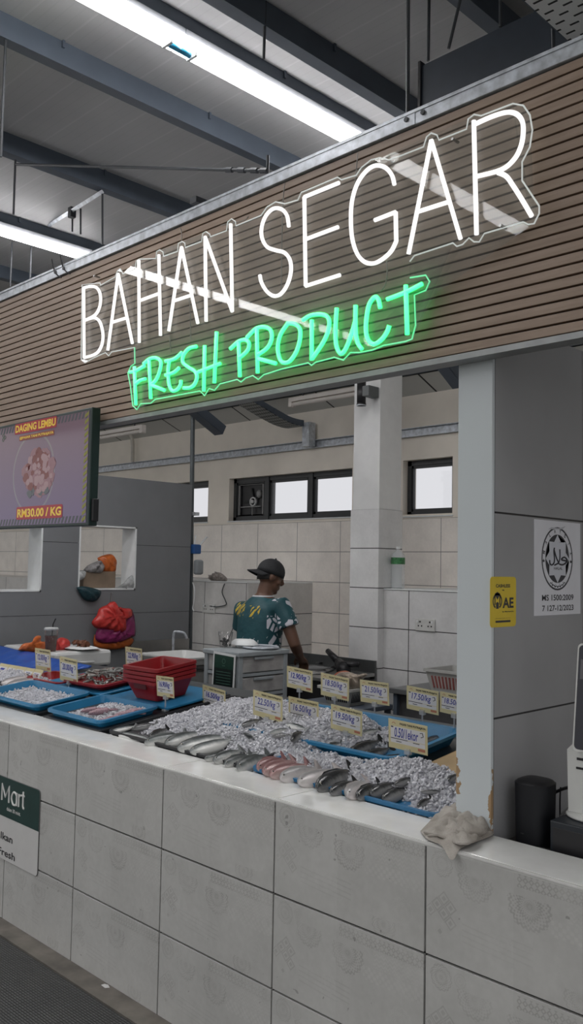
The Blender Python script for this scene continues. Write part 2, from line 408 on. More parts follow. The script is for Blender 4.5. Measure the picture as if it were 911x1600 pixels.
def inner_light(lab, x0, x1, y, z):
    t = thing('batten_light', lab, 'ceiling light', ((x0+x1)/2, y, z))
    mesh_obj('housing', MB().box(x0, x1, y-.03, y+.03, z+.03, z+.07, .006), M_tubeoff, t)
    mesh_obj('tube', MB().tube([(x0+.03, y, z+.01), (x1-.03, y, z+.01)], .02, 12), M_tubeoff, t)
    mesh_obj('end_cap', MB().box(x0-.012, x0+.03, y-.028, y+.028, z-.015, z+.07, .005), M_tubeoff, t)
    mesh_obj('end_cap', MB().box(x1-.03, x1+.012, y-.028, y+.028, z-.015, z+.07, .005), M_tubeoff, t)
    mb = MB()
    for xx in (x0+.15, x1-.15): mb.box(xx-.006, xx+.006, y-.006, y+.006, z+.07, 4.13-(y-2.1)*.407+.02)
    mesh_obj('hanger', mb, M_rod, t)
inner_light('unlit batten light left of the white column inside the stall', -4.18, -2.99, 3.6, 3.14)
inner_light('unlit batten light at the far left behind the wall screen', -6.9, -5.72, 3.05, 2.98)
# column
M_coltile = groove_mat('column_tiles', (.68, .68, .675), [('z', .3, 1.51, .007)], .3, .1)
struct('column', MB().box(-2.986, -2.724, 3.11, 3.376, 2.1, 3.75), mat('column_paint', (.74, .745, .735), .6, var=.03))
struct('column_tiling', MB().box(-2.998, -2.714, 3.098, 3.388, 0, 2.108, .003), M_coltile)
# low tiled benches against the back wall
M_ledge = groove_mat('bench_tiles', (.62, .62, .615), [('z', .3, 1.512, .007), ('x', .6, -2.476, .007)], .28, .12)
M_ledgeL = groove_mat('bench_tiles_left', (.58, .57, .55), [('z', .305, 1.508, .007), ('x', .6, -5.14, .007)], .28, .12)
struct('wall_bench_right', MB().box(-2.714, .3, 3.165, YB-.013, 0, 1.5, .004), M_ledge)
struct('trim_bench_right', MB().box(-2.712, .3, 3.158, YB-.014, 1.4995, 1.508, .003), M_white)
struct('wall_bench_left', MB().box(-7, -4.52, 3.42, YB-.013, 0, 1.5, .004), M_ledgeL)
struct('trim_bench_left', MB().box(-7, -4.52, 3.413, YB-.014, 1.4995, 1.51, .003), M_white)
# left partition with two pass-through openings
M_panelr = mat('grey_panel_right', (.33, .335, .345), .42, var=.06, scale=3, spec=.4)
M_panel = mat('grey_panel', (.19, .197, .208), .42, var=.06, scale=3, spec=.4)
mb = MB(); px0, px1 = -5.15, -5.0
seams = [.0, .62, 1.2265, 1.8265, 2.417]
def slab(y0, y1, z0, z1):
    zs = [z0]+[s for s in seams if z0+.01 < s < z1-.01]+[z1]
    for a, b in zip(zs, zs[1:]): mb.box(px0, px1, y0, y1, a+.002, b-.002)
O1 = (1.925, 2.505, 1.43, 1.985); O2 = (.9, 1.585, 1.42, 1.955)
slab(.25, O2[0], 0, 2.417); slab(O2[0], O2[1], 0, O2[2]); slab(O2[0], O2[1], O2[3], 2.417); slab(O2[1], O1[0], 0, 2.417)
slab(O1[0], O1[1], 0, O1[2]); slab(O1[0], O1[1], O1[3], 2.417); slab(O1[1], 3.12, 0, 2.417)
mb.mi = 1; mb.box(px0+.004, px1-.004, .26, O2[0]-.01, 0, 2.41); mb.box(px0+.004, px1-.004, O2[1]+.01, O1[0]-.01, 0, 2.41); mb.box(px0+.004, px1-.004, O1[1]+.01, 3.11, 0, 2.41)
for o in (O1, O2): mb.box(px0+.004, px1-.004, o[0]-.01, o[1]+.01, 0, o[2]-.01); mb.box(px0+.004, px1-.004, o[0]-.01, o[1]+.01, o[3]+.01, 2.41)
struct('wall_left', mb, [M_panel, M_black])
mb = MB()
for y0, y1, z0, z1 in (O1, O2):
    e = .014; a, b = px0-.05, px1+.004
    mb.box(a, b, y0, y1, z0, z0+e); mb.box(a, b, y0, y1, z1-e, z1); mb.box(a, b, y0, y0+e, z0, z1); mb.box(a, b, y1-e, y1, z0, z1)
struct('trim_openings', mb, M_white)
# far-side screen beyond the openings keeps the next stall's bench
struct('wall_bench_far', MB().box(-11, -7.2, 3.5, YB-.013, 0, 1.46, .004), M_ledgeL)
# pole at the partition end
t = thing('steel_pole', 'slim grey steel pole standing at the end of the grey screen', 'pole', (-5.07, 3.19, 0))
mesh_obj('shaft', MB().tube([(-5.04, 3.19, 0), (-5.12, 3.19, 3.62)], .022, 10), mat('pole_grey', (.1, .115, .12), .45, .3), t)
mesh_obj('clip', MB().box(-5.12, -5.02, 3.15, 3.23, 2.13, 2.16), M_galv, t)
q = at(302, 858, X=-5.03)
mesh_obj('bracket', MB().box(q.x-.03, q.x+.06, q.y-.04, q.y+.05, q.z-.045, q.z+.045, .01), mat('blue_plastic_clip', (.02, .09, .28), .4), t)
t = thing('brush', 'white handled brush clipped to the grey pole', 'brush', (q.x+.1, q.y+.03, q.z))
mesh_obj('handle', MB().tube([(q.x+.02, q.y+.0, q.z-.02), (q.x+.09, q.y+.09, q.z+.12)], .009, 6).tube([(q.x+.03, q.y-.02, q.z), (q.x+.03, q.y-.0, q.z+.13)], .008, 6), M_white, t)
mesh_obj('tray', MB().box(q.x+.01, q.x+.07, q.y-.01, q.y+.08, q.z-.24, q.z-.1, .02), mat('grey_clip', (.25, .27, .28), .5), t)
# struts under the roof
def bar(name, lab, a, b, w, h, post=.6):
    d = (b-a); L = d.length; M = Matrix.Translation(a) @ d.to_track_quat('X', 'Z').to_matrix().to_4x4()
    mb = MB().box(0, L, -w/2, w/2, -.004, .004, M=M).box(0, L, -w/2, -w/2+.006, 0, h, M=M)
    e = a+Vector((0, 0, 0)); mb.box(e.x-.02, e.x+.02, e.y-.02, e.y+.02, e.z-.005, e.z+post); return mb
a, b_ = at(296, 641, X=-4.95), at(342, 679, X=-4.95)
solo('steel_strut', bar('', '', a-a, b_-a, .12, .09, 4.13-(a.y-2.1)*.407-a.z), M_dark, 'dark steel angle strut beside the top of the pole', 'strut', origin=a)
a, b_ = at(690, 572, X=-2.3), at(716, 606, X=-2.3)
solo('steel_strut', bar('', '', a-a, b_-a, .1, .09, 4.13-(a.y-2.1)*.407-a.z), M_dark, 'dark steel angle strut beside the white front pillar', 'strut', origin=a)
# perforated cable tray inside the stall
M_perf, g, b = newmat('perforated_steel'); vec, x, y, z = g.xyz()
fx = g.m('SUBTRACT', g.m('FRACT', g.m('DIVIDE', x, .03)), .5); fy = g.m('SUBTRACT', g.m('FRACT', g.m('DIVIDE', y, .06)), .5)
hole = g.m('LESS_THAN', g.m('ADD', g.m('MULTIPLY', fx, fx), g.m('MULTIPLY', fy, fy)), .09)
g.put(b.inputs['Base Color'], g.mix(hole, (.27, .28, .27), (.01, .01, .01))); b.inputs['Metallic'].default_value = .3; b.inputs['Roughness'].default_value = .5
def cable_tray(lab, pts, w, depth, m):
    t = thing('cable_tray', lab, 'cable tray', pts[0])
    mb = MB()
    for a, b in zip(pts, pts[1:]):
        mb.poly([a+Vector((-w/2, 0, 0)), a+Vector((w/2, 0, 0)), b+Vector((w/2, 0, 0)), b+Vector((-w/2, 0, 0))])
    me = mesh_obj('perforated_base', mb, m, t); so = me.modifiers.new('thick', 'SOLIDIFY'); so.thickness = .003
    for s in (-1, 1):
        mb = MB()
        for a, b in zip(pts, pts[1:]):
            e = Vector((s*w/2, 0, 0)); u = Vector((0, 0, depth)); mb.poly([a+e, b+e, b+e+u, a+e+u])
        me = mesh_obj('side_flange', mb, M_dark, t); so = me.modifiers.new('thick', 'SOLIDIFY'); so.thickness = .004
    return t
p1 = at(461, 668, Y=4.15)
cable_tray('perforated steel cable tray curving down to the back wall rail', smooth_path([Vector((p1.x, 2.6, 3.44)), Vector((p1.x, 3.2, 3.285)), Vector((p1.x, 3.6, 3.17)), Vector((p1.x, 3.95, 3.075)), Vector((p1.x, 4.16, 3.06))], 5), .22, .06, M_perf)
M_slot, g, b = newmat('slotted_steel'); vec, x, y, z = g.xyz()
row = g.m('FLOOR', g.m('DIVIDE', y, .035)); off = g.m('MULTIPLY', g.m('MODULO', row, 2.0), .5)
fx = g.m('FRACT', g.m('ADD', g.m('DIVIDE', x, .062), g.m('ABSOLUTE', off))); fy = g.m('FRACT', g.m('DIVIDE', y, .035))
hole = g.m('MULTIPLY', g.m('LESS_THAN', fx, .5), g.m('LESS_THAN', fy, .26))
g.put(b.inputs['Base Color'], g.mix(hole, (.85, .85, .83), (.008, .008, .008))); b.inputs['Roughness'].default_value = .5; b.inputs['Metallic'].default_value = .2
p0 = at(852, 36, Z=3.42)
cable_tray('wide slotted steel cable tray overhead at the top right corner', [Vector((.40, -2.5, 3.4)), Vector((.40, .62, 3.4))], .52, .07, M_slot)
# dark duct over the fascia
t = thing('air_duct', 'big dark boxed air duct hanging above the fascia', 'duct', (-.4, 1.1, 3.7))
dx0 = at(647, 120, Y=.85).x; zt = at(740, 60, Y=.85).z
mb = MB().prism([(.85, 3.2), (1.5, 3.2), (1.5, zt-.02), (1.42, zt), (.87, zt), (.85, zt-.01)], 'x', dx0+.03, .6)
mb.prism([(.9, 3.2), (1.45, 3.2), (1.45, zt-.05), (.9, zt-.05)], 'x', dx0, dx0+.03)
mesh_obj('duct_body', mb, mat('dark_duct_paint', (.02, .028, .04), .5, var=.1), t)
mesh_obj('flange', MB().box(dx0+.028, dx0+.04, .84, 1.51, 3.2, zt+.008), M_black, t)
# ------------------------------------------------------------------ counter
def counter_tile_mat():
    m, g, b = newmat('printed_grey_tile'); vec, x, y, z = g.xyz()
    u = g.m('MULTIPLY', g.m('FRACT', g.m('ADD', g.m('DIVIDE', g.m('SUBTRACT', x, 2.0), .6), 20)), .6); v = g.m('MULTIPLY', g.m('FRACT', g.m('DIVIDE', z, .3)), .3)
    n = g.m('ADD', g.m('MULTIPLY', g.noise(vec, 5, 4), .6), g.m('MULTIPLY', g.noise(vec, 45, 4), .4))
    base = g.ramp(n, [(.3, (.465, .468, .452)), (.7, (.565, .567, .55))])
    def band(val, lo, hi): return g.m('MULTIPLY', g.m('GREATER_THAN', val, lo), g.m('LESS_THAN', val, hi))
    def rect(u0, u1, v0, v1): return g.m('MULTIPLY', band(u, u0, u1), band(v, v0, v1))
    tot = None
    def add(msk, w):
        nonlocal tot
        q = g.m('MULTIPLY', msk, w); tot = q if tot is None else g.m('ADD', tot, q)
    add(rect(.275, .6, .0, .3), .10)                                     # the darker right-hand patch
    # strip of small lozenges along the top right
    fx = g.m('ABSOLUTE', g.m('SUBTRACT', g.m('FRACT', g.m('MULTIPLY', u, 60)), .5)); fz = g.m('ABSOLUTE', g.m('SUBTRACT', g.m('FRACT', g.m('MULTIPLY', v, 60)), .5))
    loz = g.m('LESS_THAN', g.m('ABSOLUTE', g.m('SUBTRACT', g.m('ADD', fx, fz), .38)), .14)
    add(g.m('MULTIPLY', loz, rect(.285, .6, .255, .288)), .5)
    # chequered band
    ck = g.m('GREATER_THAN', g.m('MULTIPLY', g.m('SINE', g.m('MULTIPLY', u, 300)), g.m('SINE', g.m('MULTIPLY', v, 300))), .05)
    add(g.m('MULTIPLY', ck, rect(.38, .6, .16, .20)), -.42)
    zz = g.m('GREATER_THAN', g.m('SINE', g.m('MULTIPLY', g.m('ADD', v, g.m('MULTIPLY', g.m('PINGPONG', u, .008), 1.0)), 520)), .2)
    add(g.m('MULTIPLY', zz, rect(.42, .6, .205, .25)), -.35)
    # mandalas
    def mandala(cu, cv, r, pet, w, cut=None):
        du = g.m('SUBTRACT', u, cu); dv = g.m('SUBTRACT', v, cv)
        rr = g.m('SQRT', g.m('ADD', g.m('MULTIPLY', du, du), g.m('MULTIPLY', dv, dv))); th = g.m('ARCTAN2', dv, du)
        pt = g.m('MULTIPLY', g.m('SINE', g.m('MULTIPLY', th, float(pet))), .35)
        lace = g.m('MULTIPLY', g.m('SINE', g.m('MULTIPLY', th, float(pet*2))), g.m('SINE', g.m('MULTIPLY', rr, 2*PI*5/r))); s = g.m('GREATER_THAN', g.m('ADD', g.m('MULTIPLY', g.m('SINE', g.m('MULTIPLY', rr, 2*PI*2.5/r)), .45), lace), .1)
        k = g.m('MULTIPLY', s, g.m('LESS_THAN', g.m('ADD', rr, g.m('MULTIPLY', pt, r*.12)), r))
        if cut is not None: k = g.m('MULTIPLY', k, g.m('LESS_THAN', v, cut))
        add(k, w)
    mandala(.055, .255, .036, 8, .45); mandala(.16, .235, .055, 10, .38, .245); mandala(.32, .215, .062, 12, .5, .235)
    mandala(.455, .035, .045, 9, .4, .05); mandala(.115, .265, .02, 6, .3); mandala(.245, .1, .03, 8, -.2); mandala(.52, .09, .04, 8, -.2)
    # diamonds
    def diam(cu, cv, r, w):
        d = g.m('ADD', g.m('ABSOLUTE', g.m('SUBTRACT', u, cu)), g.m('ABSOLUTE', g.m('SUBTRACT', v, cv)))
        add(g.m('MULTIPLY', g.m('LESS_THAN', d, r), g.m('GREATER_THAN', g.m('SINE', g.m('MULTIPLY', d, 420)), -.2)), w)
    for cu, cv, r in ((.04, .145, .02), (.062, .165, .02), (.062, .125, .02), (.084, .145, .02), (.084, .105, .02), (.018, .125, .018), (.05, .075, .015)): diam(cu, cv, r, .42)
    fine = g.m('GREATER_THAN', g.m('SINE', g.m('ADD', g.m('MULTIPLY', v, 420), g.m('MULTIPLY', u, 30))), .6)
    add(g.m('MULTIPLY', fine, rect(.12, .33, .06, .12)), .2)
    wear = g.ramp(g.noise(vec, 8, 3), [(.25, (0, 0, 0)), (.6, (1, 1, 1))])
    amt = g.m('MULTIPLY', tot, g.m('MULTIPLY', g.m('ADD', wear, .15), .58))
    dark = g.mix(g.m('MAXIMUM', amt, 0.0), base, (.20, .19, .18)); c = g.mix(g.m('MAXIMUM', g.m('MULTIPLY', amt, -1.0), 0.0), dark, (.6, .59, .57))
    spots = g.m('GREATER_THAN', g.noise(vec, 34, 1), .775)
    c = g.mix(g.m('MULTIPLY', spots, .5), c, (.16, .155, .145))
    g.put(b.inputs['Base Color'], c); b.inputs['Roughness'].default_value = .32; b.inputs['Specular IOR Level'].default_value = .4
    return m
M_ctile = counter_tile_mat()
M_top = mat('counter_top_tile', (.76, .76, .745), .10, var=.06, scale=9, spec=.8)
t = thing('tiled_counter', 'long fish counter clad in large grey printed tiles', 'counter', (-2, .1, 0))
mesh_obj('core', MB().box(-6, 1.6, .004, .188, 0, .893), mat('dark_grout', (.02, .02, .02), .9), t)
mb = MB(); gp = .0033
for i in range(-10, 3):
    for k in range(3):
        mb.box(i*.6+gp, (i+1)*.6-gp, -.006, .01, k*.3+gp, (k+1)*.3-gp-(.006 if k == 2 else 0), .0012)
mesh_obj('front_tiles', mb, M_ctile, t)
mb = MB()
for i in range(-10, 3): mb.box(i*.6+.0015, (i+1)*.6-.0015, .004, .192, .886, .9, .001)
mesh_obj('top_tiles', mb, M_top, t)
mb = MB(); mb.smooth = True
mb.tube([(-6, .0, .8935), (1.6, .0, .8935)], .0062, 10); mesh_obj('edge_trim', mb, mat('pvc_trim', (.62, .62, .6), .35), t)
# floor kerb and mat
struct('trim_kerb', MB().box(-6, 1.6, -.1, -.007, 0, .006), mat('kerb_stone', (.17, .155, .135), .7, var=.3, scale=9))
def ribbed():
    m, g, b = newmat('ribbed_rubber'); vec, x, y, z = g.xyz()
    a = g.m('SINE', g.m('MULTIPLY', y, 2*PI/.011)); c = g.m('SINE', g.m('MULTIPLY', x, 2*PI/.02))
    h = g.m('MULTIPLY', g.m('ADD', a, 1.0), g.m('ADD', g.m('MULTIPLY', c, .3), .7))
    n = g.noise(vec, 4, 5); n2 = g.noise(vec, 1.2, 2)
    k = g.m('MULTIPLY', h, .5)
    col = g.mix(k, (.012, .013, .013), (.085, .09, .088)); dirt = g.ramp(n, [(.5, (0, 0, 0)), (.72, (1, 1, 1))])
    col = g.mix(g.m('MULTIPLY', dirt, .5), col, (.07, .07, .065)); wet = g.ramp(n2, [(.55, (0, 0, 0)), (.75, (1, 1, 1))]); col = g.mix(g.m('MULTIPLY', wet, .4), col, (.16, .155, .145))
    g.put(b.inputs['Base Color'], col); b.inputs['Roughness'].default_value = .4; g.put(b.inputs['Normal'], g.bump(h, .6, .004)); return m
solo('rubber_mat', MB().box(-6, -.6, -.98, -.11, 0, .008, .002), ribbed(), 'dark ribbed rubber mat on the floor along the counter', 'mat')
p = at(165, 1541, Z=.008)
solo('paper_scrap', MB().prism([(-.018, -.008), (.012, -.01), (.022, .004), (.0, .012), (-.016, .006)], 'z', 0, .002), mat('paper_white', (.75, .75, .74), .8), 'tiny white paper scrap on the kerb below the counter', 'litter', origin=p)
# white front pillar and the right-hand screen
mb = MB(); mb.box(-.035, .085, .19, .2035, .9, 2.6, .002)
def pil_mat():
    m, g, b = newmat('chipped_white_paint'); vec, x, y, z = g.xyz()
    edge = g.m('MINIMUM', g.m('ABSOLUTE', g.m('ADD', x, .035)), g.m('ABSOLUTE', g.m('SUBTRACT', x, .085)))
    n = g.m('SUBTRACT', g.m('MULTIPLY', g.noise(vec, 30, 5), .075), .035)
    low = g.m('LESS_THAN', z, 1.10)
    ch = g.m('MULTIPLY', g.m('LESS_THAN', edge, n), low)
    g.put(b.inputs['Base Color'], g.mix(ch, (.60, .65, .67), (.36, .24, .13))); b.inputs['Roughness'].default_value = .5; return m
struct('pillar_front', mb, pil_mat())
mb = MB()
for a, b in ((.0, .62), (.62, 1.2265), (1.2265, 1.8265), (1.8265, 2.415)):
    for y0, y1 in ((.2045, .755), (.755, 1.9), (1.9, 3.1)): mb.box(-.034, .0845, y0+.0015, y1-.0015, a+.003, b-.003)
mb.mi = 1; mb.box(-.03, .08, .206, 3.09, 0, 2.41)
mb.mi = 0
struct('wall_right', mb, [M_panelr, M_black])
struct('trim_worktop_right', MB().box(.0855, 1.8, .193, 1.2, .84, .87), mat('dark_worktop', (.07, .07, .068), .35, var=.3))
# ------------------------------------------------------------------ fascia
def wood_mat():
    m, g, b = newmat('brown_slat_wood'); vec, x, y, z = g.xyz()
    mp = g.new('ShaderNodeMapping'); mp.inputs['Scale'].default_value = (1.2, 8, 22); g.l.new(vec, mp.inputs[0])
    n = g.noise(mp.outputs[0], 3, 5, .6); tone = g.noise(vec, 1.1, 1)
    c = g.ramp(n, [(.25, (.25, .178, .13)), (.75, (.37, .277, .212))])
    g.put(b.inputs['Base Color'], c); b.inputs['Roughness'].default_value = .5; return m
YF = .13; ZB, ZT = 2.30, 3.058
t = thing('fascia_board', 'long fascia of brown horizontal timber slats over the counter', 'fascia', (-2, YF, ZB))
mesh_obj('backing', MB().box(-6, 2, YF+.016, YF+.05, ZB-.005, 3.08), mat('black_backing', (.008, .008, .008), .8), t)
mb = MB(); ns = 24; pz = (ZT-ZB)/ns
for i in range(ns): mb.box(-6, 2, YF, YF+.02, ZB+i*pz, ZB+(i+1)*pz-.0058, .0012)
mesh_obj('slats', mb, wood_mat(), t)
mb = MB().box(-6, -2.31, YF-.008, YF+.09, 3.058, 3.104, .002).box(-2.31, -.157, YF-.0095, YF+.09, 3.058, 3.105, .002).box(-.157, 2, YF-.008, YF+.09, 3.058, 3.104, .002)
mb.box(-6, 2, YF-.012, YF-.006, 3.096, 3.106)
mesh_obj('galvanised_channel', mb, M_galv, t)
mb = MB(); mb.box(-6, 2, YF-.004, YF+.055, ZB-.022, ZB-.004); mesh_obj('bottom_trim', mb, mat('aluminium_trim', (.3, .31, .31), .45, .4), t)
for xx in (-.19, -.125, -2.35, -2.27):
    mb = MB(); q = Plane((xx, YF-.0095, 3.083), (1, 0, 0), (0, 0, 1), (0, -1, 0)); ring_on(mb, q, 0, 0, .008, .008, .0079, .0079, 0, .006, 8)
    mesh_obj('screw', mb, M_rod, t)
mb = MB()
for k in range(2):
    a = Vector((-2.36+k*.08, YF-.012, 3.095)); mb.tube(smooth_path([a, a+Vector((.03, -.03, .04)), a+Vector((.05, -.02, -.03)), a+Vector((.09, -.01, -.06))], 4), .003, 6)
mesh_obj('wire_tie', mb, M_black, t)
struct('trim_fascia_frame', MB().box(-6, 2, .19, .24, 2.33, 2.40).box(-6, 2, .19, .24, 2.95, 3.02), M_dark)
# ------------------------------------------------------------------ neon sign
YN = .075
def nx(pts, off, sc): return [(off[0]+x/sc, off[1]+y/sc) for x, y in pts]
def lift(pp, Y=YN): return [at(x, y, Y=Y) for x, y in pp]
A1, A2, A3, B1, B2 = ((110, 330), 3.2536), ((380, 220), 3.504), ((620, 140), 3.796), ((190, 500), 3.504), ((440, 400), 3.504)
W_ = []
def L(letter, fr, *strokes): W_.append((letter, fr, strokes))
L('B', A1, ([(68, 390), (70, 745)], 0), ([(68, 390), (100, 382), (130, 387), (148, 410), (154, 450), (146, 495), (123, 530), (74, 555)], 1), ([(74, 555), (118, 542), (145, 556), (160, 592), (166, 640), (156, 690), (128, 726), (70, 745)], 1))
L('A', A1, ([(190, 708), (243, 318), (315, 672)], 0), ([(213, 565), (283, 543)], 0))
L('H', A1, ([(348, 250), (350, 668)], 0), ([(450, 222), (458, 632)], 0), ([(352, 455), (452, 418)], 0))
L('A', A1, ([(500, 610), (565, 182), (648, 570)], 0), ([(527, 456), (606, 430)], 0))
L('N', A1, ([(690, 560), (685, 130), (823, 510), (815, 65)], 0))
L('S', A2, ([(250, 470), (240, 410), (210, 375), (165, 372), (125, 410), (102, 470), (103, 530), (130, 580), (180, 600), (225, 612), (255, 650), (262, 710), (245, 780), (210, 835), (170, 850), (130, 825), (100, 775), (92, 735)], 1))
L('E', A2, ([(525, 230), (335, 308), (342, 795), (530, 735)], 0), ([(340, 540), (520, 472)], 0))
L('G', A2, ([(828, 240), (815, 190), (780, 148), (730, 135), (680, 160), (630, 225), (600, 310), (590, 400), (595, 520), (620, 610), (660, 660), (710, 672), (760, 650), (810, 605), (838, 550)], 1), ([(838, 552), (835, 390), (720, 435)], 0))
L('A', A3, ([(70, 975), (205, 300), (378, 885)], 0), ([(133, 722), (302, 668)], 0))
L('R', A3, ([(457, 185), (473, 860)], 0), ([(468, 203), (560, 162), (650, 135), (710, 145), (745, 190), (750, 260), (735, 340), (695, 415), (620, 475), (475, 515)], 1), ([(600, 492), (650, 515), (690, 570), (740, 648), (800, 750)], 1))
nW = len(W_)
L('F', B1, ([(70, 255), (78, 465)], 0), ([(44, 285), (75, 279), (125, 250)], 1), ([(74, 352), (100, 331), (130, 322)], 1))
L('R', B1, ([(150, 215), (160, 430)], 0), ([(120, 240), (155, 212), (190, 208), (215, 230), (208, 280), (190, 325), (162, 355)], 1), ([(162, 355), (235, 385)], 0))
L('E', B1, ([(240, 225), (290, 212), (330, 178)], 1), ([(263, 215), (255, 270), (257, 330), (265, 368), (280, 388), (305, 380), (322, 355), (325, 330)], 1), ([(240, 302), (285, 287), (315, 262)], 1))
L('S', B1, ([(410, 145), (370, 155), (340, 190), (335, 230), (365, 258), (400, 280), (413, 310), (400, 350), (375, 370), (340, 372)], 1))
L('H', B1, ([(455, 140), (450, 390)], 0), ([(520, 65), (508, 345)], 0), ([(420, 284), (540, 238)], 0))
L('P', B1, ([(640, 120), (648, 310)], 0), ([(595, 158), (640, 118), (675, 108), (697, 125), (690, 165), (648, 205)], 1))
L('R', B1, ([(740, 45), (745, 290)], 0), ([(685, 97), (735, 48), (780, 38), (815, 55), (822, 100), (800, 150), (750, 188)], 1), ([(750, 212), (845, 238)], 0))
L('O', B2, ([(35, 368), (-6, 430), (-21, 500), (-11, 560), (10, 583), (45, 575), (80, 525), (100, 460), (100, 400), (70, 372), (30, 369)], 1))
L('D', B2, ([(165, 350), (165, 570)], 0), ([(115, 352), (160, 325), (220, 320), (255, 338), (260, 385), (235, 460), (168, 562)], 1))
L('U', B2, ([(302, 285), (295, 400), (300, 490), (325, 535), (355, 500), (385, 420), (405, 350)], 1), ([(405, 270), (405, 400), (415, 470), (440, 510)], 1))
L('C', B2, ([(540, 285), (530, 238), (510, 225), (480, 265), (465, 340), (462, 410), (475, 460), (505, 482), (545, 460), (575, 420), (590, 380)], 1))
L('T', B2, ([(680, 160), (688, 430)], 0), ([(578, 237), (680, 198), (770, 152)], 1))
def neon_mat(name, col, s):
    m, g, b = newmat(name); b.inputs['Base Color'].default_value = (.5, .5, .5, 1); b.inputs['Emission Color'].default_value = (*col, 1); b.inputs['Emission Strength'].default_value = s; return m
M_nw = neon_mat('white_neon', (1, .975, .955), .66); M_ng = neon_mat('green_neon', (.009, .78, .125), 2.8)
M_nb = neon_mat('yellowed_neon_end', (.8, .8, .2), .5)
t = thing('neon_sign', 'clear acrylic neon sign with white and green lettering on the fascia', 'neon sign', (-1.0, YN, 2.6))
M_side_w = mat('neon_sleeve_white', (.6, .6, .58), .4); M_side_g = mat('neon_sleeve_green', (.15, .5, .28), .4)
for i, (c, fr, st) in enumerate(W_):
    mb = MB(); mb.smooth = True; r = .0070 if i < nW else .0072
    for pp, sm in st:
        P = lift(nx(pp, *fr)); P = smooth_path(P, 5) if sm else P
        if not sm and len(P) > 2:                     # sharp corners: separate straight runs
            for a, b in zip(P, P[1:]): mb.tube([a, b], r, 8)
        else: mb.tube(P, r, 8)
    o = mesh_obj('letter_tube', mb, M_nw if i < nW else M_ng, t)
    if i == 0: o['label'] = 'white glowing neon letter'
    if i == nW: o['label'] = 'green glowing neon letter'
out = [(128.4, 445), (156.7, 442), (157, 446), (180, 433), (184, 423), (188, 420), (191, 425), (192, 428), (211, 420.7), (213, 408), (218, 405), (243.7, 404), (245, 393), (250, 390.5), (255, 394), (256, 400.7), (277.5, 393), (279, 380.5), (285, 377.5), (289, 380), (290, 387), (315, 377.6), (317, 365), (322, 362), (328, 366), (329, 370), (354, 360.7), (356, 347), (362, 342), (368, 346), (369, 353), (408, 337), (417, 324), (431, 315.5), (445.6, 318.5), (465.6, 312.8), (471, 301), (528, 277), (534, 281), (557, 274), (565, 262), (580, 250), (594, 246.5), (608, 250), (625, 244), (662, 229.6), (667, 214), (674, 208), (683, 211), (686, 219), (729, 202), (732, 186), (741, 179), (752, 181), (801.8, 162), (818, 165), (828, 179.5), (832, 203), (828, 229.6), (816, 253), (816, 282), (842.6, 321.8), (842.6, 333.6), (834.7, 349.4), (825.5, 351), (817.6, 347), (757, 365), (749, 378), (741, 378), (733, 371.8), (723, 382), (714, 385), (708, 379.7), (647.7, 399.5), (640.5, 408.7), (641, 434), (665.5, 430), (671.7, 440), (665.5, 454), (648, 461), (649.8, 508.5), (644, 530), (634, 533.6), (599.8, 540), (582.7, 547), (562, 551), (548, 551), (537, 562.7), (522.8, 558.4), (494, 566), (487, 571), (482, 567), (440, 577), (412.6, 585.6), (404, 593), (395.5, 587), (384, 591), (377, 597), (371, 593), (344, 600), (335.5, 610), (327, 607), (319.9, 618.4), (312.7, 611), (275.6, 618), (243, 624), (236, 630), (220, 631), (214, 640), (207.7, 634), (204, 602.7), (200, 582.8), (205, 572), (211, 568), (210.5, 543), (174.5, 550), (170, 556), (165, 551), (147, 559), (133, 567), (127, 562)]
mb = MB(); f0 = [at(x, y, Y=YN+.014) for x, y in out]; PN = Plane((0, YN+.014, 0), (1, 0, 0), (0, 0, 1), (0, -1, 0))
flat(mb, PN, [(p.x, p.z) for p in f0], -.002, .002)
M_acr = clear_mat('clear_acrylic', (.93, .94, .93), 1.22, .015, cloud=.05)
mesh_obj('acrylic_backing', mb, M_acr, t)
edge = [(p.x, YN+.0135, p.z) for p in f0]
segs = [i for i, p in enumerate(out)]
i0 = out.index((641, 434)); i1 = out.index((210.5, 543))
M_edge = neon_mat('lit_acrylic_edge', (.75, .8, .76), .30); M_edgeg = neon_mat('lit_acrylic_edge_green', (.05, .75, .3), .55)
mesh_obj('acrylic_edge', MB().tube(edge[i1:]+edge[:i0], .0026, 5), M_edge, t)
mesh_obj('acrylic_edge', MB().tube(edge[i0:i1+1], .0028, 5), M_edgeg, t)['label'] = 'green-lit acrylic edge'
for pp in ([(282, 356), (284, 366), (283, 385)], [(445, 286), (442, 320), (440, 400), (440, 470)], [(559, 239), (556, 275), (553, 300)], [(604, 408), (605, 425), (602, 445), (594, 456)], [(291, 452), (297, 480), (298, 530)], [(345, 352), (380, 345), (388, 338)], [(265, 525), (267, 550)]):
    mesh_obj('cable', MB().tube(smooth_path(lift(pp, YN+.035), 4), .0022, 5), mat('thin_clear_cable', (.3, .28, .25), .4), t)
for pp in ((147, 431), (707, 217), (782, 352)):
    c = at(*pp, Y=YN); mb = MB(); ring_on(mb, Plane(c, (1, 0, 0), (0, 0, 1), (0, -1, 0)), 0, 0, .0045, .0045, .0044, .0044, -.03, .002, 8); mesh_obj('standoff_screw', mb, M_steel, t)
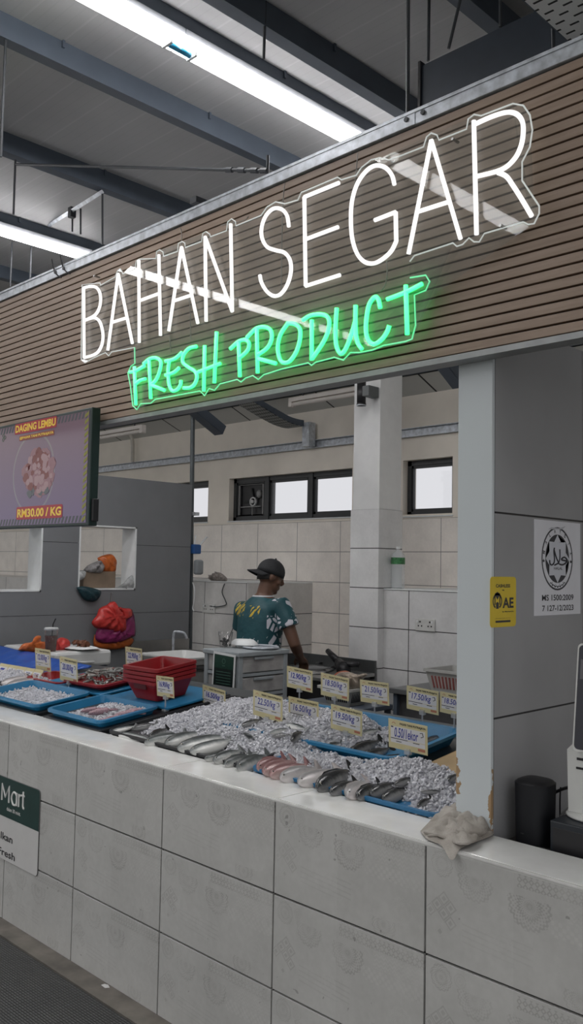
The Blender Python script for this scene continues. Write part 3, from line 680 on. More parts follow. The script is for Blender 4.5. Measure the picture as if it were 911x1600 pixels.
# ------------------------------------------------------------------ screen on the fascia
t = thing('menu_screen', 'flat screen showing beef price hung in front of the slats', 'screen', (-2.3, .08, 2.09))
tx1 = at(141, 730, Y=.05).x; tx0 = tx1-.925; tz0 = at(145, 821, Y=.05).z; tz1 = at(138, 637, Y=.05).z
TP = Plane((0, .049, 0), (1, 0, 0), (0, 0, 1), (0, -1, 0))
mesh_obj('bezel', MB().box(tx0, tx1, .05, .095, tz0, tz1, .004), mat('dark_green_bezel', (.012, .03, .028), .35), t)
def flatmat(name, col, e=.10, rough=.25):
    return mat(name, col, rough, var=.03, emit=e)
M_scr, g, b = newmat('screen_image'); vec, x, y, z = g.xyz('Generated')
du = g.m('SUBTRACT', x, .46); dv = g.m('SUBTRACT', z, .5)
rr = g.m('SQRT', g.m('ADD', g.m('MULTIPLY', g.m('MULTIPLY', du, du), 3.1), g.m('MULTIPLY', dv, dv)))
rg = g.m('LESS_THAN', g.m('ABSOLUTE', g.m('SUBTRACT', rr, .385)), .012)
c = g.ramp(z, [(.1, (.12, .09, .16)), (.9, (.155, .105, .13))]); c = g.mix(g.m('MULTIPLY', rg, .22), c, (.30, .36, .27))
g.put(b.inputs['Base Color'], c); g.put(b.inputs['Emission Color'], c); b.inputs['Emission Strength'].default_value = .22; b.inputs['Roughness'].default_value = .08
mesh_obj('display', MB().box(tx0+.014, tx1-.02, .0485, .051, tz0+.014, tz1-.014), M_scr, t)
M_sy, M_sg = flatmat('stripe_yellow', (.22, .22, .03), .05), flatmat('stripe_grey', (.07, .08, .09), .02)
a0, a1, b0, b1 = tx0+.016, tx1-.022, tz0+.016, tz1-.016; w = .03
n = 30
for v0, v1 in ((b0, b0+w), (b1-w, b1)):
    mb2 = MB()
    for k in range(n):
        u0 = a0+(a1-a0)*k/n; du = (a1-a0)/n*.5
        flat(mb2, TP, [(u0, v0), (u0+du, v0), (min(u0+du+.014, a1), v1), (min(u0+.014, a1-.002), v1)], .0006, .001)
    mesh_obj('grey_stripes', mb2, M_sg, t)
n = 17
for u0, u1 in ((a1-w, a1), (a0, a0+w)):
    mb = MB()
    for k in range(n):
        v0 = b0+(b1-b0)*k/n; dv = (b1-b0)/n*.55
        flat(mb, TP, [(u0, v0), (u1, min(v0+.014, b1-.002)), (u1, min(v0+dv+.014, b1)), (u0, v0+dv)], .0012, .0016)
    mesh_obj('yellow_stripes', mb, M_sy, t)
M_red = flatmat('screen_red', (.30, .02, .03), .12); M_yel = flatmat('screen_yellow', (.62, .42, .05), .2); M_or = flatmat('screen_maroon', (.22, .05, .03), .1)
def scr(x, y): p = at(x, y, Y=.0475); return p.x, p.z
def tvtext(name, s, xl, yl, xr, yr, mf, mbk, pad):
    """left-bottom and right-top corners as seen"""
    u0, v0 = scr(xl, yl); u1, v1 = scr(xr, yr)
    mb = MB(); flat(mb, TP, rrect(u0-pad, u1+pad, v0-pad, v1+pad, pad), .0016, .0022); mesh_obj(name+'_ground', mb, mbk, t)
    text(name, s, TP, u0, u1, v0, v1, .0026, mf, t, bold=.035)
tvtext('headline', 'DAGING LEMBU', 24.5, 677, 87.5, 652.5, M_yel, M_red, .008)
tvtext('subline', '@PASAR TANI PUTRAJAYA', 31, 688, 84, 673, M_yel, M_or, .004)
tvtext('price', 'RM30.00 / KG', 27, 809, 96, 791, M_yel, M_red, .010)
rnd = random.Random(3)
cu, cv = scr(60, 737)
for nm, col, e, K, N in (('meat_picture', (.22, .12, .135), .2, 1.0, 34), ('meat_picture', (.17, .055, .05), .15, .55, 26), ('meat_picture', (.28, .18, .19), .2, .42, 40), ('meat_picture', (.10, .11, .12), .1, .5, 9)):
    mb = MB()
    for k in range(N):
        an = rnd.uniform(0, 2*PI); q = rnd.random()**.5; du_ = q*math.cos(an); dv_ = q*math.sin(an)
        if K == .55 and dv_ < -.1 and rnd.random() < .7: dv_ = -dv_
        if K == .5: dv_ = -.95+rnd.uniform(-.1, .1); du_ *= .8
        pu = cu+.135*du_*(1 if dv_ > -.4 else .85); pv = cv+.098*dv_; r = rnd.uniform(.022, .046)*K
        pts = [(pu+1.25*r*rnd.uniform(.75, 1.15)*math.cos(a*PI/8), pv+r*rnd.uniform(.75, 1.15)*math.sin(a*PI/8)) for a in range(16)]
        flat(mb, TP, pts, .001, .0014+(1-K)*.0012+k*1.2e-5)
    mesh_obj(nm, mb, flatmat('meat_tone', col, e), t)
mb = MB()
for k in range(3): ring_on(mb, TP, scr(6, 684)[0]+(.012*math.cos(k*2.1)), scr(6, 684)[1]+.012*math.sin(k*2.1), .01, .01, .003, .003, .001, .002, 14)
mesh_obj('corner_logo', mb, flatmat('logo_green', (.08, .14, .09), .05), t)
mesh_obj('power_cable', MB().tube(smooth_path([at(147, 735, Y=.1), at(149, 760, Y=.11), at(146, 790, Y=.1), at(149, 818, Y=.1)], 5), .004, 6), M_white, t)
mesh_obj('cable_block', MB().box(tx1, tx1+.018, .06, .09, tz0+.02, tz0+.12, .003), M_black, t)
mesh_obj('wall_bracket', MB().box(tx0+.3, tx1-.3, .095, .131, tz1-.14, tz1-.02), M_dark, t)
# ------------------------------------------------------------------ board on the counter front
SP = Plane((0, -.0065, 0), (1, 0, 0), (0, 0, 1), (0, -1, 0))
bx1, bz0, bz1, bzm = -2.088, .272, .645, .467; bx0 = bx1-.6
t = thing('delivery_board', 'white and dark green board hung on the counter front', 'sign', (bx1-.3, -.01, .45))
mb = MB(); flat(mb, SP, rrect(bx0, bx1, bz0, bz1, .018), 0, .004); mesh_obj('board', mb, mat('board_white', (.62, .62, .61), .4, var=.03), t)
mb = MB(); pts = [p for p in rrect(bx0, bx1, bz0, bz1, .018) if p[1] > bzm]; pts = [(bx1, bzm)]+pts+[(bx0, bzm)]
flat(mb, SP, pts, .004, .005); mesh_obj('green_header', mb, mat('header_green', (.012, .045, .04), .35), t)
mb = MB(); rp = [SP.p(u, v, .002) for u, v in rrect(bx0, bx1, bz0, bz1, .018)]; mb.tube(rp, .0022, 5, closed=True); mesh_obj('rim', mb, mat('board_rim', (.12, .12, .12), .4), t)
def sq(x, y): p = at(x, y, Y=-.012); return p.x, p.z
u1, v1 = sq(39, 1238); u0 = u1-.212; v0 = sq(36.5, 1265)[1]
# rounded strokes for the header word
hh = v1-v0; ww = u1-u0
def st(mb, pts, r): mb.tube([SP.p(u0+ww*a, v0+hh*b, .006) for a, b in pts], r, 6)
mb = MB(); r = .0047
st(mb, [(0, .05), (0, 1.0), (.16, .3), (.32, 1.0), (.32, .05)], r)
st(mb, smooth_path([(.66, .62, 0), (.60, .75, 0), (.5, .72, 0), (.44, .4, 0), (.5, .08, 0), (.6, .05, 0), (.66, .2, 0)], 4) and [(q.x, q.y) for q in smooth_path([(.66, .62, 0), (.60, .75, 0), (.5, .72, 0), (.44, .4, 0), (.5, .08, 0), (.6, .05, 0), (.66, .2, 0)], 4)], r)
st(mb, [(.665, .78), (.665, .05)], r)
st(mb, [(.76, .78), (.76, .05)], r); st(mb, [(.76, .55), (.80, .7), (.86, .76)], r)
st(mb, [(.945, 1.0), (.945, .2), (.965, .08), (1.0, .05)], r); st(mb, [(.89, .76), (1.0, .76)], r)
mesh_obj('header_word', mb, M_wtext, t)
u1, _ = sq(32, 1270); zc = sq(31, 1274)[1]
text('header_line', 'dalam 30 minit.', SP, u1-.13, u1, zc-.003, zc+.014, .0056, M_wtext, t, .01)
p0, p1 = sq(1, 1298), sq(19.5, 1305); text('line_fish', 'Ikan', SP, p0[0], p1[0], p0[1]-.035, p0[1]-.002, .0046, M_text, t, .02)
p0, p1 = sq(-3, 1322), sq(23, 1335); text('line_fresh', 'Fresh', SP, p0[0], p1[0], p0[1]-.032, p0[1]+.001, .0046, M_text, t, .02)
# ------------------------------------------------------------------ notices on the right-hand screen
XP = Plane((.0846, 0, 0), (0, 1, 0), (0, 0, 1), (1, 0, 0))
t = thing('certificate_notice', 'white notice with round black certification emblem on grey panel', 'notice', (.085, .58, 1.66))
mb = MB(); flat(mb, XP, [(.431, 1.517), (.7355, 1.517), (.7355, 1.8185), (.431, 1.8185)], 0, .0012); mesh_obj('paper', mb, mat('notice_white', (.76, .77, .82), .4, var=.03), t)
def xp(x, y): p = at(x, y, X=.0858); return p.y, p.z
M_ink = mat('notice_ink', (.025, .027, .035), .5)
eu, ev = xp(871, 873); r = .102
mb = MB(); ring_on(mb, XP, eu, ev, r, r, .0055, .0055, .0012, .0017); ring_on(mb, XP, eu, ev, .0, .0, .0, .0, .0012, .0017, 4) if False else None
mesh_obj('emblem_ring', mb, M_ink, t)
mb = MB(); R2 = .078
flat(mb, XP, [(eu+R2*math.cos(k*PI/24), ev+R2*math.sin(k*PI/24)) for k in range(48)], .0012, .0016); mesh_obj('emblem_disc', mb, M_ink, t)
mb = MB(); star = []
for k in range(16):
    q = .0775 if k % 2 == 0 else .0575
    star.append((eu+q*math.cos(k*PI/8+PI/2), ev+q*math.sin(k*PI/8+PI/2)))
flat(mb, XP, star, .0016, .0020); mesh_obj('emblem_star', mb, mat('emblem_pale', (.64, .66, .72), .5, var=.02), t)
mb = MB()
def xs_(off, sc, pts): return [xp(off[0]+a/sc, off[1]+b/sc) for a, b in pts]
K = ((750, 800), 5.66)
for pp, r in (([(655, 318), (650, 345), (655, 420), (648, 455), (632, 468), (615, 455), (612, 425)], .0026), ([(652, 335), (670, 400), (690, 445), (692, 462)], .0026), ([(702, 330), (703, 400), (694, 445), (672, 462), (655, 470)], .0026), ([(700, 462), (735, 465), (768, 432), (745, 400), (715, 420), (740, 428), (768, 434)], .0028)):
    mb.tube([XP.p(a, b_, .0022) for a, b_ in [(q.x, q.y) for q in smooth_path([(*c, 0) for c in xs_(*K, pp)], 4)]], r, 6)
mesh_obj('emblem_script', mb, M_ink, t)
a, b_ = xs_(*K, [(652, 510), (728, 488)]); text('emblem_word', 'HALAL', XP, a[0], b_[0], a[1], b_[1], .0022, M_ink, t, .02)
for k, ch in enumerate('MALAYSIA'):
    an = math.radians(168-k*22.3); q = .0895; cu_, cv_ = eu+q*math.cos(an), ev+q*math.sin(an); s = .0062
    ru = Vector((0, math.sin(an), -math.cos(an))); rv = Vector((0, math.cos(an), math.sin(an)))
    LP = Plane(XP.p(cu_, cv_), ru, rv, (1, 0, 0)); text('ring_letter', ch, LP, -s*.8 if ch != 'I' else -.001, s*.8 if ch != 'I' else .001, -s, s, .0018, M_ink, t, .01)
mb = MB()
for an in (185, -5):
    q = .0895; flat(mb, XP, [(eu+q*math.cos(math.radians(an))+(.0065 if k % 2 == 0 else .0027)*math.cos(k*PI/5+PI/2), ev+q*math.sin(math.radians(an))+(.0065 if k % 2 == 0 else .0027)*math.sin(k*PI/5+PI/2)) for k in range(10)], .0012, .0018)
mesh_obj('ring_star', mb, M_ink, t)
mb = MB(); arc = []
for k in range(25):
    an = math.radians(238+k*2.7); q = .0895+(.0035 if k % 4 == 0 else -.001); arc.append(XP.p(eu+q*math.cos(an), ev+q*math.sin(an), .0018))
mb.tube(arc, .0013, 5)
for k in (3, 9, 15, 21):
    an = math.radians(238+k*2.7); mb.ball(XP.p(eu+.083*math.cos(an), ev+.083*math.sin(an), .0016), .0014, 1)
mesh_obj('ring_script', mb, M_ink, t)
mb = MB(); flat(mb, XP, [(eu-.06, ev+.093), (eu+.03, ev+.096), (eu+.055, ev+.108), (eu+.01, ev+.099), (eu-.04, ev+.1)], .002, .0024); mesh_obj('torn_patch', mb, mat('emblem_pale2', (.52, .53, .58), .5), t)
a, b_ = xs_(*K, [(548, 787), (826, 733)]); text('standard_line', 'MS 1500:2009', XP, a[0], b_[0], a[1], b_[1]+.002, .0016, M_ink, t, .018)
a, b_ = xs_(*K, [(550, 880), (826, 823)]); text('number_line', '7 127-12/2023', XP, a[0], b_[0], a[1], b_[1]+.002, .0016, M_ink, t, .018)
t = thing('payment_sticker', 'yellow cashless payment sticker with rounded corners on grey panel', 'sticker', (.085, .25, 1.56))
q0, q1 = xs_(*K, [(90, 1024)])[0], xs_(*K, [(320, 574)])[0]
mb = MB(); flat(mb, XP, rrect(q0[0], q1[0], q0[1], q1[1], .012), 0, .001); mesh_obj('sticker_face', mb, mat('sticker_yellow', (.70, .52, .03), .4, var=.05), t)
def stx(nm, s, xl, yb, xr, yt, bold=.035):
    a, b_ = xs_(*K, [(xl, yb), (xr, yt)]); text(nm, s, XP, a[0], b_[0], a[1], b_[1], .0014, M_ink, t, bold)
stx('top_word', 'CASHLESS', 140, 668, 267, 638); stx('via_word', 'via', 194, 696, 216, 684); stx('brand_letters', 'AE', 200, 850, 297, 755, .03); stx('by_line', 'by Maybank2u', 197, 890, 297, 872); stx('small_line', 'Download MAE app now', 138, 946, 270, 934)
mb = MB(); a, b_ = xs_(*K, [(138, 980), (270, 955)]); flat(mb, XP, [(a[0], a[1]), (b_[0], a[1]), (b_[0], b_[1]), (a[0], b_[1])], .001, .0014)
mesh_obj('bar', mb, M_ink, t)
mb = MB(); c0, c1 = xs_(*K, [(112, 870), (196, 714)]); cu2, cv2 = (c0[0]+c1[0])/2, (c0[1]+c1[1])/2+.004; ra = (c1[0]-c0[0])/2; rb_ = (c1[1]-c0[1])/2
ring_on(mb, XP, cu2, cv2-.003, ra, rb_*.92, .0045, .006, .001, .0014, 30, -.35*PI, 1.35*PI)
fm = lambda a, b_: (cu2+ra*a, cv2+rb_*b_)
flat(mb, XP, [fm(-.6, .72), fm(0, .95), fm(.6, .72), fm(0, .05)], .001, .0014)
flat(mb, XP, [fm(-.3, -.35), fm(0, -.2), fm(.3, -.35), fm(.26, -1), fm(-.26, -1)], .001, .0014)
flat(mb, XP, [fm(-.62, -.55), fm(-.42, -.55), fm(-.42, .42), fm(-.62, .62)], .001, .0014); flat(mb, XP, [fm(.42, -.55), fm(.62, -.55), fm(.62, .62), fm(.42, .42)], .001, .0014)
mesh_obj('emblem_m', mb, M_ink, t)
# ------------------------------------------------------------------ sloping fish display
TOPZ = lambda y: surf(y)
t = thing('display_bench', 'sloping metal bench carrying the fish trays behind the counter', 'bench', (-2.5, .6, .8))
mb = MB().prism([(.194, .78), (1.14, .78), (1.14, surf(1.14)), (.194, surf(.194))], 'x', -4.99, -.04)
mesh_obj('bench_top', mb, mat('bench_metal', (.10, .11, .115), .35, .5), t)
for xx in (-4.9, -3.7, -2.5, -1.3, -.2): mesh_obj('leg', MB().box(xx-.02, xx+.02, 1.05, 1.09, 0, .78), M_dark, t)
ANG = math.atan(SL)
def on(x, y, h=0): return Vector((x, y, surf(y)+h))
M_blue = mat('blue_plastic', (.016, .165, .33), .3, var=.12, scale=6); M_blued = mat('blue_plastic_deep', (.014, .13, .28), .3, var=.15)
M_crate = mat('black_crate', (.009, .010, .012), .4, var=.2); M_redp = mat('red_plastic', (.26, .012, .016), .3, var=.12, scale=6); M_rim = mat('wet_blue_rim', (.22, .40, .52), .2, var=.1)
def tray_mb(x0, x1, y0, y1, h, flare=.02, th=.006, rim=.014, z0=.002):
    """open tray in slope-local coordinates"""
    mb = MB()
    o = [(x0, y0), (x1, y0), (x1, y1), (x0, y1)]
    def ringp(e, z, r=.02): return [Vector((u, v, z)) for u, v in rrect(x0-e, x1+e, y0-e, y1+e, max(r+e, .004), 4)]
    lv = [ringp(0, z0), ringp(flare, h), ringp(flare+rim, h), ringp(flare+rim, h-.012), ringp(flare+rim-.003, h-.012), ringp(flare+rim-.003, h-.003), ringp(flare+th*.4, h-.004), ringp(th*.4, z0-.0)]
    lv = [ringp(0, z0), ringp(flare, h-.012), ringp(flare+rim, h-.012), ringp(flare+rim, h), ringp(flare-th, h), ringp(-th, z0+th)]
    V = [[mb.b.verts.new(p) for p in L_] for L_ in lv]; n = len(V[0]); F = []
    for A, B in zip(V, V[1:]):
        for k in range(n): F.append(mb.b.faces.new((A[k], A[(k+1) % n], B[(k+1) % n], B[k])))
    F.append(mb.b.faces.new(V[0][::-1])); F.append(mb.b.faces.new(V[-1])); mb._fin(F); return mb
def place_slope(o, x, y, h=0): o.location = on(x, y, h); o.rotation_euler = (ANG, 0, 0)
def tray(lab, x0, x1, y0, y1, h, m, crate=None, group=None, cat='tray', name='fish_tray', z=0, **k):
    cx, cy = (x0+x1)/2, (y0+y1)/2; t = thing(name, lab, cat, on(cx, cy, z), 0, group); t.rotation_euler = (ANG, 0, 0)
    mesh_obj('basin', tray_mb(x0-cx, x1-cx, y0-cy, y1-cy, h, **k), m, t, world=False)
    if crate:
        a, b, c, d = crate; mb = MB().box(a-cx, b-cx, c-cy, d-cy, -.013, .010, .006)
        mesh_obj('black_lower_tray', mb, M_crate, t, world=False)
    return t
for lab, a in (('blue tray of icy water on black base at the left end', (-3.13, -2.55, .222, .5, .045, M_blue, (-3.2, -2.515, .186, .95))),
               ('blue tray of pink squid on ice with black base', (-2.40, -1.97, .222, .51, .045, M_blue, (-2.435, -1.93, .186, .97)))):
    tray(lab, *a[:6], a[6], group='blue trays at the left', z=.014, flare=.016)
def board(lab, x0, x1, y0, y1, h, m, th=.012, name='blue_board', cat='board'):
    cx, cy = (x0+x1)/2, (y0+y1)/2; o = tag(mesh_obj(name, MB().box(x0-cx, x1-cx, y0-cy, y1-cy, 0, th, .003), m), lab, cat); place_slope(o, cx, cy, h); return o
board('flat blue board under the red shrimp trays', -3.12, -2.5, .55, .92, .030, M_blue)
board('flat blue board under the red basket stack', -2.44, -1.93, .56, .935, .030, M_blue)
tray('black tray heaped with ice and silver fish', -1.88, -1.0, .21, .93, .03, M_crate, flare=.008, rim=.006)
tray('long blue tray of dark fish at the back of the display', -1.46, -.535, .525, .90, .058, M_blue, flare=.03, rim=.014)
tray('blue tray heaped with ice at the front by the pillar', -.93, -.12, .215, .47, .03, M_blued, flare=.012, rim=.006)
board('tan wooden board beside the blue back tray', -.45, -.06, .52, .93, .001, mat('tan_wood', (.40, .28, .14), .5, var=.2, scale=5), .015, 'wooden_board')
tray('small red tray behind the far blue tray', -3.30, -2.98, .60, .74, .045, M_redp, name='red_tray', z=.004, flare=.02, th=.005)
tray('red tray full of grey prawns', -2.90, -2.56, .60, .88, .035, M_redp, name='red_tray', z=.044, flare=.02, th=.005)
# stack of red baskets
def basket_mb(w0, d0, w1, d1, h, th=.005, rim=.012):
    mb = MB()
    def R(w, d, z): return [Vector((u, v, z)) for u, v in rrect(-w/2, w/2, -d/2, d/2, .018, 4)]
    lv = [R(w0, d0, 0), R(w1, d1, h-.016), R(w1+2*rim, d1+2*rim, h-.016), R(w1+2*rim, d1+2*rim, h), R(w1-2*th, d1-2*th, h), R(w0-2*th, d0-2*th, th)]
    V = [[mb.b.verts.new(p) for p in q] for q in lv]; n = len(V[0]); F = []
    for A, B in zip(V, V[1:]):
        for k in range(n): F.append(mb.b.faces.new((A[k], A[(k+1) % n], B[(k+1) % n], B[k])))
    F.append(mb.b.faces.new(V[0][::-1])); F.append(mb.b.faces.new(V[-1])); mb._fin(F); return mb
b0 = None
for k, lab in enumerate(('bottom red basket of the stack on the blue board', 'second red basket from the bottom of the stack', 'third red basket from the bottom of the stack', 'topmost red basket of the stack, its inside showing')):
    if k == 0:
        b0 = mesh_obj('red_basket', basket_mb(.19, .185, .255, .245, .105), M_redp); o = b0
        mb = MB(); mb.box(-.05, .05, -.1235, -.1215, .06, .085); mesh_obj('grip_slot', mb, mat('dark_red', (.09, .008, .01), .5), b0, world=False)
    else: o = copy_tree(b0)
    tag(o, lab, 'basket', 'stack of red baskets'); o.location = on(-2.165, .695, .046+k*.021); o.rotation_euler = (ANG, 0, .02*k)
# ------------------------------------------------------------------ ice
def ice_mat():
    m, g, b = newmat('crushed_ice'); vec = g.xyz()[0]
    n = g.noise(vec, 35, 2); g.put(b.inputs['Base Color'], g.ramp(n, [(.3, (.52, .52, .56)), (.7, (.73, .73, .76))]))
    b.inputs['Roughness'].default_value = .3; b.inputs['Transmission Weight'].default_value = .08; b.inputs['IOR'].default_value = 1.31
    return m
M_ice = ice_mat(); M_icebed = mat('packed_ice', (.55, .56, .60), .3, var=.2, scale=60, bump=.5)
def hn(x, y, s=0): return math.sin(x*23+s)*math.cos(y*29+s*2)*.5+math.sin(x*61+y*47+s)*.3
def ice(lab, x0, x1, y0, y1, hfun, seed, dens, bed=True, rr=(.003, .0072)):
    rnd = random.Random(seed); mb = MB()
    nx_, ny_ = max(8, int((x1-x0)/.025)), max(6, int((y1-y0)/.025))
    if bed:
        mb.mi = 1; mb.smooth = True
        mb.grid(lambda i, j: Vector((x0+(x1-x0)*i, y0+(y1-y0)*j, surf(y0+(y1-y0)*j)+max(.004, hfun(x0+(x1-x0)*i, y0+(y1-y0)*j)-.008))), nx_, ny_)
        mb.mi = 0; mb.smooth = False
    for k in range(int((x1-x0)*(y1-y0)*dens)):
        x, y = rnd.uniform(x0, x1), rnd.uniform(y0, y1); h = hfun(x, y)
        if h < .010 and rnd.random() > .12: continue
        r = rnd.uniform(*rr); mb.chunk((x, y, surf(y)+h+rnd.uniform(-.008, .003)), r, rnd)
    return stuff('crushed_ice', mb, [M_ice, M_icebed], lab, 'ice')
def edge(x, y, x0, x1, y0, y1, w=.06): return max(0, min(1, (x-x0)/w, (x1-x)/w, (y-y0)/w, (y1-y)/w))
def ramp01(v, a, b): return max(0.0, min(1.0, (v-a)/(b-a)))
H1 = lambda x, y: (.036+.008*hn(x, y)+.010*math.sin(x*7+1)+.044*ramp01(y, .36, .52)*ramp01(-x, .88, 1.02)*ramp01(x, -1.72, -1.5))*ramp01(x, -1.90, -1.78)*ramp01(-x, .80, .92)*ramp01(y, .27, .42)*ramp01(-y, -.95, -.86)
H2 = lambda x, y: (.034+.008*hn(x, y, 2)+.055*math.exp(-((x+.36)**2/.03+(y-.42)**2/.014)))*ramp01(x, -.98, -.86)*max(.25, ramp01(-x, .02, .2))*max(ramp01(y, .25, .38), ramp01(x, -.30, -.2)*.6)*ramp01(-y, -.53, -.47)
H3 = lambda x, y: (.026+.010*hn(x, y, 4))*ramp01(x, -1.50, -1.42)*ramp01(-x, .66, .78)*ramp01(y, .54, .58)*ramp01(-y, -.93, -.88)
H4 = lambda x, y: (.036+.022*math.exp(-((x+2.13)**2+(y-.38)**2)/.010)+.006*hn(x, y, 1))*max(.3, ramp01(x, -2.39, -2.3))
H5 = lambda x, y: .034+.020*math.exp(-((x+2.70)**2+(y-.38)**2)/.008)+.004*hn(x, y, 3)
H0 = lambda x, y: (.03+.03*math.exp(-((x+3.5)**2+(y-.5)**2)/.05)+.01*hn(x, y, 5))*ramp01(x, -4.6, -4.5)*ramp01(-x, 3.13, 3.2)*ramp01(y, .2, .3)*ramp01(-y, -.72, -.64)
ice('heap of crushed ice over the silver fish', -1.90, -.88, .20, .95, H1, 1, 15000)
ice('heap of crushed ice at the front by the pillar', -.97, -.04, .20, .54, H2, 2, 15000)
ice('crushed ice in the long blue back tray', -1.45, -.57, .535, .895, H3, 3, 11000)
ice('crushed ice on the pink squid', -2.36, -1.98, .24, .5, H4, 4, 13000)
ice('slushy ice in the far blue tray', -3.11, -2.57, .235, .49, H5, 5, 4500)
ice('crushed ice round the white fish at the far left', -4.5, -3.14, .2, .72, H0, 6, 4500)
# ------------------------------------------------------------------ fish
def fish_mat(name, back, side, belly, rough=.34, metal=.08):
    m, g, b = newmat(name); vec, x, y, z = g.xyz(); n = g.noise(vec, 9, 3)
    h = g.m('ADD', g.m('MULTIPLY', z, 4.2), g.m('ADD', g.m('MULTIPLY', n, .35), .32))
    g.put(b.inputs['Base Color'], g.ramp(h, [(.25, belly), (.52, side), (.68, back)]))
    b.inputs['Roughness'].default_value = rough; b.inputs['Metallic'].default_value = metal
    return m
M_eye = mat('fish_eye', (.01, .01, .01), .1); M_eyew = mat('fish_eye_ring', (.5, .48, .42), .3)
def make_fish(name, hgt, thk, m, mf, bend=.03):
    prof = [(.5, .02), (.47, .34), (.42, .58), (.34, .82), (.22, .98), (.08, 1.0), (-.08, .9), (-.2, .7), (-.3, .45), (-.37, .25), (-.41, .2)]
    mb = MB(); mb.smooth = True; n = 14
    def f(i, j):
        k = j*(len(prof)-1); a = min(int(k), len(prof)-2); u = k-a
        x = prof[a][0]*(1-u)+prof[a+1][0]*u; r = prof[a][1]*(1-u)+prof[a+1][1]*u; th = 2*PI*i
        return Vector((x, thk/2*r*math.sin(th)+bend*4*(x*x-.1), hgt/2*r*math.cos(th)*(1.0 if math.cos(th) > 0 else 1.08)))
    mb.grid(f, n, 22, close_u=True)
    o = mesh_obj(name, mb, m)
    yb = bend*4*(.42**2-.1)
    mb = MB(); a = [(-.39, .02), (-.5, hgt*.55), (-.53, hgt*.5), (-.46, 0), (-.53, -hgt*.5), (-.5, -hgt*.55), (-.39, -.02)]
    mb.prism([(x, z) for x, z in a], 'y', yb-.004, yb+.004); mesh_obj('tail_fin', mb, mf, o, world=False)
    mb = MB(); mb.prism([(.2, hgt*.46), (.1, hgt*.56), (-.02, hgt*.52), (-.2, hgt*.42), (-.28, hgt*.25), (.0, hgt*.4)], 'y', -.004, .004); mesh_obj('dorsal_fin', mb, mf, o, world=False)
    mb = MB(); mb.smooth = True; ye = bend*4*(.4**2-.1)
    for s in (-1, 1): mb.ball((.40, ye+s*thk*.29, hgt*.09), (.018, .006, .018), 1)
    mb.mi = 1
    for s in (-1, 1): mb.ball((.40, ye+s*thk*.275, hgt*.09), (.026, .006, .026), 1)
    mesh_obj('eye', mb, [M_eye, M_eyew], o, world=False)
    return o
K_ = {'silver': make_fish('silver_fish', .25, .15, fish_mat('scad_skin', (.022, .030, .030), (.15, .165, .165), (.60, .60, .58)), mat('fin_grey', (.10, .11, .11), .4)),
      'pale': make_fish('pale_fish', .30, .17, fish_mat('pale_skin', (.26, .25, .25), (.46, .43, .43), (.62, .58, .57), .3, .1), mat('fin_pale', (.38, .34, .33), .4)),
      'pink': make_fish('pink_fish', .31, .18, fish_mat('pink_skin', (.20, .09, .09), (.34, .20, .195), (.48, .36, .345), .3, .1), mat('fin_pink', (.26, .12, .12), .4)),
      'dark': make_fish('dark_fish', .24, .17, fish_mat('dark_skin', (.012, .013, .015), (.04, .042, .045), (.26, .26, .26), .22, .0), mat('fin_dark', (.015, .016, .018), .3))}
used = set(); fid = 0
def fish(kind, head, tail, lab, group, h=.03, stretch=1.18, roll=None, Hf=None, wide=1.0):
    global fid
    a = sl(*head, h); b = sl(*tail, h)
    d = a-b; Ln = d.length*stretch
    if kind not in used: o = K_[kind]; used.add(kind)
    else: o = copy_tree(K_[kind])
    rnd = random.Random(fid); fid += 1
    c = a-d.normalized()*Ln*.5
    if Hf: c.z = surf(c.y)+max(Hf(c.x, c.y), .012)+.006
    o.rotation_mode = 'XYZ'
    yaw = math.atan2(d.y, d.x); pitch = -math.asin(max(-1, min(1, (d.normalized().z))))
    Rm = Matrix.Rotation(yaw, 4, 'Z') @ Matrix.Rotation(pitch, 4, 'Y') @ Matrix.Rotation(roll if roll is not None else rnd.uniform(.7, 1.2), 4, 'X')
    o.rotation_euler = Rm.to_euler(); o.scale = (Ln, Ln*wide, Ln*wide); o.location = c
    return tag(o, lab, 'fish', group)
front = [('dark', (176, 1143), (228, 1137), 'left end'), ('silver', (188, 1148), (234, 1156), 'left end'), ('dark', (233, 1153), (257, 1141), 'left end')]
row = [('silver', (228, 1161), (273, 1152)), ('silver', (261, 1164), (300, 1149)), ('silver', (280, 1172), (337, 1155)), ('silver', (300, 1177), (346, 1161)), ('silver', (322, 1186), (343, 1181)),
       ('silver', (336, 1190), (366, 1177)), ('silver', (353, 1195), (381, 1184)), ('silver', (372, 1201), (406, 1186)),
       ('pink', (404, 1202), (433, 1190)), ('pink', (414, 1209), (448, 1194)), ('pink', (424, 1213), (466, 1200)), ('pale', (440, 1218), (482, 1205)), ('pale', (469, 1226), (513, 1209)),
       ('dark', (497, 1234), (536, 1211)), ('dark', (518, 1240), (545, 1226)), ('pale', (546, 1246), (568, 1227)), ('dark', (560, 1247), (584, 1231)), ('dark', (581, 1242), (614, 1228)), ('dark', (600, 1250), (628, 1236))]
fish('silver', (173, 1144), (205, 1136), 'silver fish lying at the left tip of the front row beside the squid tray', 'front row fish', .02, 1.3)
fish('dark', (205, 1140), (240, 1132), 'black fish behind the left tip of the front row', 'front row fish', .03)
fish('silver', (186, 1148), (236, 1157), 'grey spotted fish lying lengthwise along the counter edge at the left', 'front row fish', .018, 1.1)
fish('dark', (232, 1154), (258, 1140), 'black fish propped head down in the front row near its left end', 'front row fish', .035)
cnt = {}
